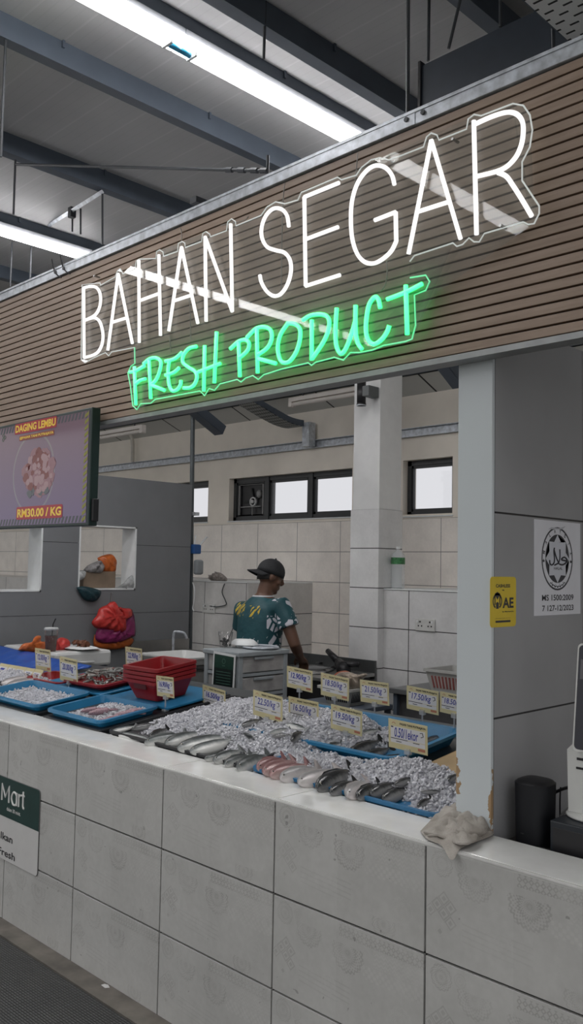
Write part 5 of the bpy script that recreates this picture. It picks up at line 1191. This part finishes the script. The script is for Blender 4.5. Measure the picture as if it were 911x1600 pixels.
o = mesh_obj('foil_sheet', mb, mat('silver_foil', (.5, .5, .5), .25, .9, var=.3, scale=40, bump=.6)); tag(o, 'crumpled silver sheet under the cut fish on the trough', 'foil')
a, b_, c_ = at(512, 1017, Y=2.95), at(528, 1033, Y=2.9), at(537, 1046, Y=2.85)
t = thing('cleaver', 'black handled tool leaning on the trough splashback', 'tool', c_); mb = MB(); mb.smooth = True; mb.tube([a, b_], [.02, .028], 10); mesh_obj('handle', mb, M_black, t)
mb = MB(); mb.smooth = True; mb.tube([b_, c_, c_+Vector((.02, -.02, -.03))], [.028, .055, .05], 10); mb.tube([c_+Vector((-.02, 0, .04)), c_+Vector((.1, .05, .04))], .02, 8); mesh_obj('head', mb, M_black, t)
wz = at(540, 1101, Y=2.2).z
t = thing('low_table', 'dark low work table in front of the tiled bench', 'table', (-2.2, 2.3, 0))
mesh_obj('table_top', MB().box(-2.55, -2.05, 2.08, 2.45, wz-.03, wz, .004), M_dark, t)
for xx in (-2.53, -2.09):
    for yy in (2.1, 2.41): mesh_obj('leg', MB().box(xx, xx+.03, yy, yy+.03, 0, wz-.03), M_dark, t)
M_wbask = mat('white_basket', (.42, .42, .40), .45, var=.05)
def slot_basket(name, lab, c, w, d, h, taper, slots, mslot):
    t = thing(name, lab, 'basket', c); mb = basket_mb(w*taper, d*taper, w, d, h, .004, .012); bmesh.ops.translate(mb.b, vec=c, verts=mb.b.verts[:]); mesh_obj('body', mb, M_wbask, t)
    mb = MB(); n = slots
    for k in range(n):
        u = (k+.5)/n-.5
        for s in (-1, 1):
            zz0, zz1 = h*.2, h*.72
            def P(z, o=.002): f = taper+(1-taper)*z/h; return Vector(c)+Vector((u*w*f*.86, s*(d/2*f+o), z))
            mb.tube([P(zz0), P(zz1)], w/n*.24, 4)
            def Q(z, o=.002): f = taper+(1-taper)*z/h; return Vector(c)+Vector((s*(w/2*f+o), u*d*f*.86, z))
            mb.tube([Q(zz0), Q(zz1)], d/n*.24, 4)
    mesh_obj('slots', mb, mslot, t); return t
hb = at(540, 1076, Y=2.2).z-wz
slot_basket('slotted_basket', 'small white slotted basket holding bagged goods', (-2.27, 2.24, wz), .27, .22, hb+.01, .72, 11, M_black)
bag('plastic_bag', 'clear bag of orange and pale goods in the white slotted basket', 'bag', [(522, 1058), (530, 1051), (545, 1050), (560, 1054), (570, 1052), (574, 1055), (563, 1066), (564, 1075), (545, 1078), (530, 1070)], (.6, -.7, .2), .07, mat('clear_bag_goods', (.30, .25, .20), .3, var=.45, scale=14), 12, Y=2.24, crease=.3)
bag('plastic_bag', 'orange red bag behind the clear one in the slotted basket', 'bag', [(520, 1056), (528, 1050), (541, 1048), (549, 1053), (540, 1060), (526, 1061)], (.6, -.7, .2), .03, mat('orange_red_bag', (.34, .09, .045), .35, var=.2), 13, Y=2.3, crease=.25)
t = thing('metal_bench', 'grey steel bench with basket in front of the tiled wall', 'bench', (-1.3, 2.85, 0)); BX = at(611, 1074, Z=.87)
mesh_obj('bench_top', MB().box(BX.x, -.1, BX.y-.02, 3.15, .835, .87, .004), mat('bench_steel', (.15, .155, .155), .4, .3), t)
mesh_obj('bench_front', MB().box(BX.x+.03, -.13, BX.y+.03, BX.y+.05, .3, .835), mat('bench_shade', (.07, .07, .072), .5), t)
for xx in (BX.x+.02, -.2):
    for yy in (BX.y, 3.1): mesh_obj('leg', MB().box(xx, xx+.03, yy, yy+.03, 0, .835), M_dark, t)
hb = .115
slot_basket('slotted_basket', 'white slotted basket with red slots on the steel bench', (-1.72, BX.y+.2, .87), .46, .32, hb+.03, .86, 14, mat('reddish_slots', (.30, .10, .09), .5))
# bottle, sockets, rag on benches
t = thing('water_bottle', 'clear water bottle with green label on the tiled ledge', 'bottle', (-2.655, 3.26, 1.508)); c = Vector((-2.655, 3.26, 1.508))
prof = [(0, 0), (.045, 0), (.052, .012)]+[(.053-.0025*(k % 2), .02+k*.012) for k in range(13)]+[(.052, .19), (.053, .235), (.045, .262), (.02, .285), (.0155, .29), (.0155, .305)]
mb = MB(); mb.smooth = True; mb.lathe(prof, c, 24); mesh_obj('bottle', mb, clear_mat('bottle_plastic', (.95, .97, .98), 1.4, .05, cloud=.22), t)
mb = MB(); mb.smooth = True; mb.lathe([(.054, .185), (.054, .235)], c, 24); mesh_obj('label', mb, mat('green_label', (.04, .17, .06), .4, var=.5, scale=60), t)
mb = MB(); mb.smooth = True; mb.lathe([(.017, .3), (.017, .318), (0, .318)], c, 16); mesh_obj('cap', mb, M_white, t)
def socket(lab, x0, x1, y, z0, z1, dark=True):
    t = thing('wall_socket', lab, 'socket', ((x0+x1)/2, y, (z0+z1)/2)); mesh_obj('plate', MB().box(x0, x1, y-.012, y, z0, z1, .004), mat('socket_plate', (.55, .55, .53), .4), t)
    mb = MB(); w = x1-x0
    for k in (.25, .75):
        for dx, dz, s in ((0, .022, .006), (-.014, -.008, .005), (.014, -.008, .005)): xx = x0+w*k+dx; zz = (z0+z1)/2+dz; mb.box(xx-s, xx+s, y-.0135, y-.011, zz-s, zz+s)
    mesh_obj('pin_holes', mb, M_black, t)
    mb = MB()
    for k in (.12, .88): xx = x0+w*k; mb.box(xx-.007, xx+.007, y-.016, y-.011, z1-.03, z1-.012)
    mesh_obj('switch', mb, M_white, t)
socket('double wall socket on the tiled bench front at right', -2.406, -2.235, 3.164, 1.212, 1.30)
s0, s1 = at(316, 957, Y=3.41), at(334, 944, Y=3.41)
socket('double wall socket on the left tiled bench', s0.x, s1.x+.02, 3.418, s0.z, s1.z)
solo('charger_wire', MB().tube([p-Vector(s1) for p in smooth_path([at(x, y, Y=3.405) for x, y in ((351, 912), (347, 925), (352, 938), (353, 945), (340, 948), (328, 947))], 5)], .005, 6), M_rod, 'thin wire from the ledge down to the left wall socket', 'wire', origin=Vector(s1))
solo('pole_wire', MB().tube([p-at(302, 915, Y=3.18) for p in smooth_path([at(x, y, Y=3.18) for x, y in ((301, 910), (304, 922), (303, 940), (301, 950), (303, 955))], 5)], .006, 6), M_white, 'white wire hanging beside the grey pole', 'wire', origin=at(302, 915, Y=3.18))
mb = MB(); mb.smooth = True; P = dens([at(x, y, Y=3.48) for x, y in ((325, 904), (333, 899), (340, 894), (348, 897), (355, 904), (352, 909), (335, 909))], 3); puff(mb, P, (.3, -1, .3), .07, 5, crease=.5)
o = mesh_obj('rag', mb, mat('grey_rag', (.27, .24, .22), .8, var=.4, scale=40)); tag(o, 'crumpled grey rag on the left tiled ledge', 'rag')
# spotlight on the column
t = thing('spotlight', 'black cylindrical spotlight on the white column', 'lamp', (-2.9, 3.05, 3.0)); a = at(565, 597, Y=3.0); b_ = at(565, 632, Y=3.0)
mb = MB(); mb.smooth = True; mb.tube([(a.x, 3.0, a.z), (a.x, 3.0, b_.z)], .034, 16); mb.smooth = False; mb.tube([(a.x, 3.0, b_.z+.006), (a.x, 3.0, b_.z-.004)], .037, 16); mesh_obj('shade', mb, M_black, t)
mesh_obj('bracket', MB().box(a.x+.02, a.x+.09, 3.0-.02, 3.1, (a.z+b_.z)/2-.03, (a.z+b_.z)/2+.05, .004), mat('bracket_grey', (.12, .13, .13), .5), t)
mb = MB(); ring_on(mb, Plane((a.x, 3.0, b_.z-.004), (1, 0, 0), (0, 1, 0), (0, 0, -1)), 0, 0, .037, .037, .008, .008, 0, .006, 20); mesh_obj('rim', mb, M_galv, t)
# ------------------------------------------------------------------ cloth on the counter
CL = [(657, 1299), (668, 1288), (690, 1275), (712, 1268), (738, 1275), (762, 1287), (772, 1303), (752, 1313), (728, 1322), (708, 1331), (690, 1321), (668, 1312)]
M_cloth, g, b = newmat('grey_towel'); vec = g.xyz()[0]; n = g.noise(vec, 14, 5); n2 = g.noise(vec, 160, 2)
g.put(b.inputs['Base Color'], g.ramp(n, [(.3, (.26, .235, .205)), (.7, (.42, .39, .355))])); b.inputs['Roughness'].default_value = .95; g.put(b.inputs['Normal'], g.bump(n2, .6, .004))
mb = MB(); mb.smooth = True
C3 = [at(x, y, Z=.904) for x, y in CL]
P = dens(C3, 5); n = len(P); cc = sum(P, Vector())/n
def clf(i, j):
    a = 2*PI*i; k = i*n; p = P[int(k) % n].lerp(P[(int(k)+1) % n], k-int(k)); t_ = j
    q = cc+(p-cc)*(1-t_)
    far = max(0, min(1, (q.y-.05)/.15))
    h = .005+(.008+.026*far)*min(1, t_*3.2)
    h += .008*abs(math.sin((q.x*1.1+q.y*.6)*48+math.sin(q.y*30)*1.3))*min(1, t_*4)+.006*abs(math.sin((q.x*.5-q.y)*62+1.1*math.sin(q.x*41)))*min(1, t_*4)+.003*math.sin(q.x*120+q.y*33)*min(1, t_*4)
    return Vector((q.x, q.y, .9+h if q.y > -.004 else .9+h-(-.004-q.y)*.9))
mb.grid(clf, n, 16, close_u=True)
for pix, z, th, sd in ((((690, 1290), (700, 1276), (722, 1268), (745, 1276), (764, 1290), (758, 1302), (730, 1304), (706, 1300)), .922, .018, 31), (((700, 1306), (720, 1296), (742, 1300), (748, 1312), (728, 1320), (708, 1317)), .918, .012, 33)):
    puff(mb, dens([at(x, y, Z=z) for x, y in pix], 4), (-.1, -.2, 1), th, sd, crease=.55, rings=9)
for k in range(5):                                              # loose folded edges
    a, c_ = (((662, 1300), (712, 1320)), ((672, 1290), (735, 1292)), ((668, 1306), (700, 1312)), ((690, 1284), (722, 1300)), ((735, 1312), (768, 1300)))[k]
    pa, pb = at(*a, Z=.912), at(*c_, Z=.912); mb.tube(smooth_path([pa, pa.lerp(pb, .35)+Vector((.004, 0, .006)), pa.lerp(pb, .7)+Vector((-.004, .006, .004)), pb], 5), [.002]+[.0042]*13+[.004, .002], 7)
o = mesh_obj('towel', mb, M_cloth); tag(o, 'crumpled grey towel lying on the counter ledge beside the pillar', 'towel')
# ------------------------------------------------------------------ cash point behind the right end
t = thing('speaker', 'black rounded speaker standing on the worktop beside the screen', 'speaker', (.163, .30, .872)); c = Vector((.163, .302, .872)); M_spk = mat('speaker_cloth', (.004, .005, .008), .6, var=.2, scale=200)
hs = at(825, 1217, Y=.302).z-.872
mb = MB(); mb.smooth = True; n = 40; r0 = .052
def sqr(th): return r0/((abs(math.cos(th))**3.2+abs(math.sin(th))**3.2)**(1/3.2))
mb.grid(lambda i, j: c+Vector((sqr(2*PI*i)*math.cos(2*PI*i)*(1-.06*(1-j)), sqr(2*PI*i)*math.sin(2*PI*i)*(1-.06*(1-j)), .004+j*(hs-.008))), n, 6, close_u=True); mesh_obj('body', mb, M_spk, t)
mb = MB(); mb.smooth = True; mb.grid(lambda i, j: c+Vector((sqr(2*PI*i)*math.cos(2*PI*i)*(1.01-j), sqr(2*PI*i)*math.sin(2*PI*i)*(1.01-j), hs-.006+.016*math.sqrt(max(0, 1-(1-j)**2)))), n, 8, close_u=True); mesh_obj('top_cap', mb, M_black, t)
mb = MB(); mb.smooth = True; mb.grid(lambda i, j: c+Vector((sqr(2*PI*i)*math.cos(2*PI*i)*(.97 if j < .5 else .6), sqr(2*PI*i)*math.sin(2*PI*i)*(.97 if j < .5 else .6), .006*(1-0))), n, 2, close_u=True); mb.box(c.x-.018, c.x-.008, c.y-.0525, c.y-.05, .905, .908); mesh_obj('base_ring', mb, mat('speaker_base', (.03, .03, .032), .4), t)
t = thing('cash_drawer', 'low black box under the white till', 'box', (.45, .45, .87)); mesh_obj('casing', MB().box(.252, .75, .222, .62, .872, .972, .004), mat('till_black', (.012, .016, .022), .45), t)
mesh_obj('drawer_front', MB().box(.262, .74, .2205, .223, .884, .955, .001), M_black, t)
pc = at(908, 1277, Z=.975)
t = thing('till', 'white card till with dark tilted screen at the right edge', 'till', (pc.x+.02, pc.y+.02, .973)); c = Vector((pc.x+.035, pc.y+.03, .973)); M_till = mat('till_white', (.62, .63, .61), .35, var=.03)
mb = MB(); mb.smooth = True; mb.lathe([(0, 0), (.085, 0), (.09, .005), (.085, .011), (0, .012)], c, 30, 1, .8); mesh_obj('foot', mb, M_till, t)
bl = at(894, 1172, Y=c.y).x; bb = at(896, 1262, Y=c.y).x; z1 = at(893, 1168, Y=c.y).z; z0 = .985
mesh_obj('body', MB().prism([(bb, z0), (bb+.12, z0), (bb+.12, z1+.02), (bl+.02, z1+.02), (bl, z1)], 'y', c.y-.03, c.y+.05), M_till, t)
mb = MB(); mb.box(bl+.028, bl+.09, c.y-.032, c.y-.029, z1-.05, z1-.044); mb.box(bl+.03, bl+.05, c.y-.032, c.y-.029, z1-.025, z1-.018); mesh_obj('paper_slot', mb, M_black, t)
zl, zh = at(900, 1172, Y=c.y-.03).z, at(903, 1078, Y=c.y-.03).z; xl = at(898, 1150, Y=c.y-.03).x
TL = Plane((xl, c.y-.045, zl), (1, 0, 0), (0, .12, .99), (0, -.99, .12))
mb = MB(); flat(mb, TL, rrect(0, .16, 0, .30, .014), -.014, 0); mesh_obj('screen_frame', mb, M_till, t)
mb = MB(); flat(mb, TL, rrect(.005, .155, .006, .295, .012), 0, .001); mesh_obj('screen', mb, mat('till_screen', (.006, .008, .018), .08), t)
mb = MB(); flat(mb, TL, [(.012, .2), (.03, .2), (.03, .255), (.012, .255)], .001, .0014); mesh_obj('card_picture', mb, mat('till_picture', (.12, .12, .13), .4), t)
for k, (pp, r, m_, lab) in enumerate((([(851, 1258), (856, 1248), (868, 1238), (882, 1232), (897, 1229)], .0045, M_black, 'thick black cable arching from the speaker to the till'), ([(875, 1276), (875, 1250), (876, 1230)], .0025, M_black, 'thin black aerial wire standing behind the black box'),
                           ([(852, 1255), (855, 1275), (858, 1296)], .003, M_white, 'white cable hanging behind the black box'), ([(876, 1275), (886, 1265), (896, 1257)], .004, mat('grey_cable', (.3, .3, .3), .5), 'grey cable running to the till base'), ([(838, 1313), (848, 1316), (856, 1318), (860, 1322)], .004, M_black, 'black cable lying on the worktop below the speaker'))):
    pts = smooth_path([at(x, y, Y=.36 if k != 4 else .26) for x, y in pp], 5); o0 = pts[0].copy()
    if k == 4: pts = [Vector((p.x, p.y, .876)) for p in pts]; o0 = pts[0].copy()
    solo('cable', MB().tube([p-o0 for p in pts], r, 6), m_, lab, 'cable', origin=o0)
# ------------------------------------------------------------------ the fishmonger
def W3(px, py, d): return CAM + ray(px, py)*d
def remesh(mb, name, m, parent, vox, sm=4):
    me = bpy.data.meshes.new('tmp'); bmesh.ops.recalc_face_normals(mb.b, faces=mb.b.faces[:]); mb.b.to_mesh(me); mb.b.free()
    o = bpy.data.objects.new('tmp', me); C.objects.link(o)
    r = o.modifiers.new('r', 'REMESH'); r.mode = 'VOXEL'; r.voxel_size = vox
    s = o.modifiers.new('s', 'SMOOTH'); s.iterations = sm; s.factor = .5
    bpy.context.view_layer.update()
    me2 = bpy.data.meshes.new_from_object(o.evaluated_get(bpy.context.evaluated_depsgraph_get())); bpy.data.objects.remove(o)
    for p in me2.polygons: p.use_smooth = True
    me2.transform(wm(parent).inverted()); me2.materials.clear(); me2.materials.append(m); me2.name = name
    q = bpy.data.objects.new(name, me2); C.objects.link(q); q.parent = parent; return q
shR, shL = W3(441, 950, 6.2), W3(380, 955, 6.50)
Rv = (shR-shL); Rv.z = 0; Rv.normalize(); Fv = Vector((-Rv.y, Rv.x, 0)); Uv = Vector((0, 0, 1))
ctr = W3(409, 965, 6.36)
prs = thing('person', 'person in teal patterned jersey and backward black cap working at the trough', 'person', (ctr.x, ctr.y, 0), math.atan2(Rv.y, Rv.x))
def skin_mat():
    return mat('brown_skin', (.13, .065, .04), .45, var=.08, scale=20)
M_skin = skin_mat()
def sections(mb, secs, n=24, pw=2.3):
    V = []
    for c, a, b_ in secs:
        rg = []
        for k in range(n):
            t = 2*PI*k/n; cs, sn = math.cos(t), math.sin(t)
            rg.append(mb.b.verts.new(Vector(c)+Rv*(a*math.copysign(abs(cs)**(2/pw), cs))+Fv*(b_*math.copysign(abs(sn)**(2/pw), sn))))
        V.append(rg)
    F = []
    for A, B in zip(V, V[1:]):
        for k in range(n): F.append(mb.b.faces.new((A[k], A[(k+1) % n], B[(k+1) % n], B[k])))
    F.append(mb.b.faces.new(V[0][::-1])); F.append(mb.b.faces.new(V[-1])); mb._fin(F)
pel = Vector((ctr.x, ctr.y, 0))-Fv*.04
zof = lambda py: W3(409, py, 6.36).z
neckb = W3(411, 931, 6.36); headc = W3(422, 900, 6.38)
zs_ = zof(950)
def spine(z):                                  # the back leans a little forward
    t = (z-.95)/(neckb.z-.95); q = pel.lerp(Vector((neckb.x, neckb.y, 0)), max(0, min(1, t))); return Vector((q.x, q.y, z))
elR, wrR, haR = W3(461, 1008, 6.14), W3(469, 1027, 6.28), W3(474, 1035, 6.36)
elL, wrL, haL = W3(378, 1006, 6.62), W3(425, 1026, 6.66), W3(452, 1034, 6.56)
Fh = (Fv*.90+Rv*.38+Vector((0, 0, -.34))).normalized(); Rh = Fh.cross(Uv).normalized(); Uh = Rh.cross(Fh)
def hp(a, b_, c): return headc+Rh*a+Fh*b_+Uh*c
mb = MB()
sections(mb, [(spine(.86), .15, .10), (spine(.95), .165, .115), (spine(1.08), .15, .105), (spine(zof(975)), .175, .115), (spine(zs_), .18, .105), (spine(neckb.z-.02), .10, .075), (spine(neckb.z+.01), .06, .058)])
mb.tube([neckb-Uv*.05, neckb.lerp(headc, .5), headc], [.066, .056, .05], 14)
HM = Matrix((Rh, Fh, Uh)).transposed().to_4x4()
mb.ball(headc+Uh*.02, (.076, .096, .10), 3, HM); mb.ball(hp(0, .028, -.05), (.056, .068, .075), 3, HM)
mb.ball(hp(0, .075, -.098), (.024, .02, .02), 2, HM)
mb.tube([hp(0, .092, .02), hp(0, .112, -.022), hp(0, .102, -.038)], [.010, .016, .012], 8)
for s in (-1, 1):
    mb.ball(hp(s*.030, .085, .026), (.022, .012, .008), 2, HM); mb.ball(hp(s*.077, -.006, -.012), (.009, .022, .033), 2, HM); mb.ball(hp(s*.046, .062, -.03), (.02, .02, .02), 2, HM)
mb.ball(hp(0, .094, -.062), (.022, .008, .006), 2, HM); mb.ball(hp(0, .091, -.073), (.018, .009, .007), 2, HM)
def arm(sh, el, wr): mb.tube([sh, sh.lerp(el, .35), el, el.lerp(wr, .35), wr], [.056, .050, .041, .040, .029], 14); mb.ball(sh, .062, 2)
arm(shR, elR, wrR); arm(shL, elL, wrL)
def hand(wr, ha, thumb):
    d = (ha-wr).normalized(); side = d.cross(Uv).normalized(); up = side.cross(d)
    M = Matrix((side, d, up)).transposed().to_4x4(); pc = wr+d*.055; mb.ball(pc, (.041, .052, .018), 2, M); mb.tube([wr, pc], [.029, .03], 10)
    for k, (o_, L_) in enumerate(((-.03, .062), (-.010, .075), (.011, .070), (.031, .055))):
        a = pc+side*o_+d*.04; b1 = a+d*L_*.45-up*.012; b2 = b1+d*L_*.25-up*L_*.4; b3 = b2-d*.006-up*L_*.3; mb.tube([a-d*.03, a, b1, b2, b3], [.0095, .0098, .009, .0082, .007], 8)
    a = pc+side*thumb*.036-d*.02; mb.tube([a, a+side*thumb*.02+d*.03-up*.01, a+side*thumb*.016+d*.055-up*.03], [.013, .0115, .009], 8)
hand(wrR, haR, -1); hand(wrL, haL, 1)
for s in (-1, 1):
    hip = pel+Rv*s*.088+Uv*.9; kn = pel+Rv*s*.10+Fv*.02+Uv*.48; an = pel+Rv*s*.11-Fv*.02+Uv*.09
    mb.tube([hip, hip.lerp(kn, .5), kn, kn.lerp(an, .35), an], [.088, .078, .056, .056, .038], 14); mb.tube([an-Fv*.05-Uv*.045, an+Fv*.06-Uv*.05, an+Fv*.15-Uv*.06], [.036, .038, .025], 10)
remesh(mb, 'body', M_skin, prs, .0075, 3)
# eyes
mb = MB(); mb.smooth = True
for s in (-1, 1): mb.ball(hp(s*.030, .083, .012), .011, 2)
mesh_obj('eyes', mb, mat('eye_white', (.5, .48, .45), .2), prs)
# jersey
def jersey():
    m, g, b = newmat('teal_jersey'); vec, x, y, z = g.xyz()
    n = g.noise(vec, 6, 2); n2 = g.noise(vec, 25, 3)
    base = g.ramp(n, [(.3, (.006, .052, .066)), (.7, (.010, .075, .090))])
    zz = zs_
    def between(v, a, c): return g.m('MULTIPLY', g.m('GREATER_THAN', v, a), g.m('LESS_THAN', v, c))
    dg = g.m('ADD', g.m('MULTIPLY', x, 1.0), g.m('ADD', g.m('MULTIPLY', z, -.75), g.m('MULTIPLY', n2, .05)))
    strp = g.m('GREATER_THAN', g.m('SINE', g.m('MULTIPLY', dg, 150)), -.15)
    zn = g.m('ADD', z, g.m('MULTIPLY', g.m('SUBTRACT', n2, .5), .16))
    yl = g.m('MULTIPLY', g.m('MULTIPLY', strp, between(x, -.20, -.045)), between(zn, zz-.045, zz+.035))
    y2 = g.m('MULTIPLY', g.m('MULTIPLY', strp, between(x, -.02, .11)), between(zn, zz-.06, zz+.025))
    y2 = g.m('MULTIPLY', y2, g.m('GREATER_THAN', n2, .5))
    c = g.mix(g.m('MAXIMUM', yl, y2), base, (.50, .36, .03))
    v = g.new('ShaderNodeTexVoronoi'); g.l.new(vec, v.inputs['Vector']); v.inputs['Scale'].default_value = 17; v.feature = 'DISTANCE_TO_EDGE'
    leaf = g.m('MULTIPLY', g.m('GREATER_THAN', v.outputs['Distance'], .11), g.m('GREATER_THAN', g.noise(vec, 9, 1), .46))
    c = g.mix(g.m('MULTIPLY', leaf, g.m('MULTIPLY', g.m('GREATER_THAN', x, .165), g.m('LESS_THAN', g.m('ADD', y, g.m('MULTIPLY', x, 0.0)), .07))), c, (.55, .55, .60))
    sc = g.m('MULTIPLY', g.m('GREATER_THAN', g.m('SINE', g.m('ADD', g.m('MULTIPLY', x, 170), g.m('MULTIPLY', n2, 16))), .86), between(zn, zz-.31, zz-.23)); sc = g.m('MULTIPLY', sc, between(x, -.06, .12))
    c = g.mix(sc, c, (.4, .42, .45))
    g.put(b.inputs['Base Color'], c); b.inputs['Roughness'].default_value = .6; g.put(b.inputs['Normal'], g.bump(g.noise(vec, 7, 3), .5, .03)); return m
mb = MB()
hem = zof(1016)
sections(mb, [(spine(hem), .185, .135), (spine(zof(1000)), .183, .133), (spine(zof(980)), .188, .135), (spine(zof(962)), .195, .132), (spine(zs_+.005), .188, .12), (spine(neckb.z-.035), .125, .092), (spine(neckb.z-.004), .075, .072)], 28)
for sh, el, q in ((shR, elR, .52), (shL, elL, .5)):
    e = sh.lerp(el, q); mb.tube([spine(zs_-.02)+(sh-spine(zs_))*.55, sh+Uv*.004, sh.lerp(el, .25), e], [.085, .078, .074, .079], 18)
remesh(mb, 'jersey', jersey(), prs, .009, 4)
mb = MB(); mb.smooth = True; mb.tube([neckb-Uv*.004+Rv*(.074*math.cos(k*PI/12))+Fv*(.07*math.sin(k*PI/12)) for k in range(24)], .008, 6, closed=True); mesh_obj('collar', mb, mat('collar_white', (.5, .52, .55), .6), prs)
# cap worn backwards, hair
M_cap = mat('black_cap', (.014, .015, .017), .75, var=.2, scale=30)
mb = MB(); mb.smooth = True
def capf(i, j):
    a = 2*PI*i; e = -.08+j*(PI/2+.08); r = math.cos(e) if e > 0 else 1
    return hp(.087*r*math.cos(a), .106*r*math.sin(a)-.002, .028+.1*math.sin(e)*(1.0 if e > 0 else 2.2))
mb.grid(capf, 32, 10, close_u=True)
o = mesh_obj('cap', mb, M_cap, prs); so = o.modifiers.new('thick', 'SOLIDIFY'); so.thickness = .004
mb = MB(); mb.smooth = True
def brim(i, j):
    a = PI+PI*(i*.76+.12); r = j
    return hp(.085*math.cos(a)*(1-.12*r), -.002+.104*math.sin(a)-.075*r*(-math.sin(a))**.7, .016-.030*r-.016*math.cos(a)**2)
mb.grid(brim, 20, 7); q = mesh_obj('brim', mb, M_cap, o); so = q.modifiers.new('thick', 'SOLIDIFY'); so.thickness = .004
mb = MB(); mb.ball(hp(0, .0, .13), .008, 1); mesh_obj('button', mb, M_cap, o)
mb = MB()
for k in range(4): a = PI*(1.17+k*.025); p = lambda e, aa=a, rr=1.03: hp(.087*rr*math.cos(aa), .106*rr*math.sin(aa), .036+e); a2 = a+.05; p2 = lambda e, aa=a2, rr=1.03: hp(.087*rr*math.cos(aa), .106*rr*math.sin(aa), .036+e); mb.poly([p(0), p2(0), p2(.012), p(.012)])
mesh_obj('cap_print', mb, M_wtext, o)
mb = MB(); mb.smooth = True
def hairf(i, j):
    a = PI+PI*(i*1.1-.05); e = j; return hp(.081*math.cos(a)*(1-.1*e), .1*math.sin(a)*(1-.13*e), .03-.085*e*(.6+.4*abs(math.sin(a))))
mb.grid(hairf, 24, 7); q = mesh_obj('hair', mb, mat('black_hair', (.012, .01, .009), .6, var=.4, scale=120), prs); so = q.modifiers.new('thick', 'SOLIDIFY'); so.thickness = .005
# apron and trousers
mb = MB(); sections(mb, [(spine(.40), .20, .155), (spine(.7), .195, .15), (spine(.92), .19, .143), (spine(hem+.0), .187, .139), (spine(hem+.02), .186, .137)], 28)
remesh(mb, 'apron', mat('white_apron', (.40, .395, .38), .5, var=.1), prs, .012, 2)
mb = MB()
for s in (-1, 1):
    kn = pel+Rv*s*.10+Fv*.02+Uv*.48; an = pel+Rv*s*.11-Fv*.02+Uv*.11; mb.tube([kn+Uv*.1, kn, an], [.085, .075, .062], 16)
remesh(mb, 'trousers', mat('dark_trousers', (.02, .022, .028), .7), prs, .012, 2)
mb = MB()
for s in (-1, 1):
    an = pel+Rv*s*.11-Fv*.02+Uv*.09; mb.tube([an-Fv*.065-Uv*.042, an+Fv*.05-Uv*.045, an+Fv*.17-Uv*.055], [.046, .046, .033], 12); mb.tube([an+Uv*.03, an-Uv*.03], [.05, .048], 12)
remesh(mb, 'boots', M_black, prs, .012, 2)
# the loose fish templates that were never laid out
for k, o in list(K_.items()):
    if k not in used:
        for ch in list(o.children): bpy.data.objects.remove(ch)
        bpy.data.objects.remove(o)
# ------------------------------------------------------------------ lamps in the hall, plus two added fill tubes behind the fascia
M_lamp = neon_mat('lit_diffuser', (1, .98, .985), LAMP_E)
M_blcap = mat('blue_lamp_cap', (.03, .30, .50), .3); M_fit = mat('lamp_fitting', (.45, .47, .5), .4)
def lamp(lab, x, y0, y1, z, w, cap=True):
    t = thing('tube_light', lab, 'ceiling light', (x, (y0+y1)/2, z), 0, 'hall tube lights')
    mesh_obj('housing', MB().box(x-w/2+.01, x+w/2-.01, y0, y1, z+.012, z+.05, .004), M_fit, t)
    mb = MB(); mb.smooth = True; mb.prism([(x-w/2, z+.012), (x-w/2*.8, z-.012), (x, z-.022), (x+w/2*.8, z-.012), (x+w/2, z+.012)], 'y', y0+.004, y1-.004); mesh_obj('diffuser', mb, M_lamp, t)
    for ye, s in ((y0, 1), (y1, -1)):
        if cap:
            mb = MB(); mb.smooth = True; mb.tube([(x+.012, ye+s*.0, z-.032), (x+.012, ye+s*.055, z-.032)], .015, 12); mesh_obj('end_cap', mb, M_blcap, t)
            mesh_obj('cap_clip', MB().box(x-.02, x+.045, ye+s*.06, ye+s*.075, z-.046, z+.012, .003), M_white, t)
    if z < 3.9:
        mesh_obj('bracket', MB().box(x-.02, x+.02, .18, y1-.3, z+.045, z+.07), M_rod, t)
    return t
cz = 4.0; xA = CAM.x-(cz-CAM.z)/.763; xB = CAM.x-(cz-CAM.z)/.4055
jn = at(279, 56, X=xA).y
lamp('bright tube light crossing the top of the picture, right of the blue caps', xA, jn+.002, jn+1.8, cz, .13)
lamp('bright tube light at the top, left of the blue caps', xA, jn-1.9, jn-.002, cz, .13)
lamp('bright tube light at the left edge above the fascia', xB, -.95, 1.5, cz, .13, False)
for k, (x, y0) in enumerate(((xA, -3.6), (xA, -5.6), (xB, -2.87), (xB, -4.79), (2.6, -1.6), (2.6, -4.5), (-7.4, -1.0), (-7.4, -3.6))):
    lamp('hall tube light out of the picture over the aisle', x, y0, y0+1.9, cz, .13, False)
for x, lab in ((-1.35, 'added fill light hidden behind the right half of the fascia over the fish'), (-3.6, 'added fill light hidden behind the left half of the fascia over the fish')):  # unseen tubes added only to brighten the inside of the stall
    lamp(lab, x, .5, 1.9, 3.12, .13, False)
w = bpy.data.worlds.new('sky'); bpy.context.scene.world = w; w.use_nodes = True
g = G(w); bg = w.node_tree.nodes['Background']; vec, x, y, z = g.xyz('Generated')
g.put(bg.inputs[0], g.ramp(g.m('ADD', g.m('MULTIPLY', z, .5), .5), [(.48, (.30, .30, .29)), (.52, (.955, .94, .945))])); bg.inputs[1].default_value = SKY_E
sc = bpy.context.scene; vs = sc.view_settings; sc.display_settings.display_device = 'sRGB'
vs.view_transform = 'Standard'; vs.look = 'None'; vs.exposure = EXPO; vs.gamma = 1; vs.use_curve_mapping = False
sc.cycles.max_bounces = 8; sc.cycles.transparent_max_bounces = 16; sc.cycles.caustics_reflective = False; sc.cycles.caustics_refractive = False
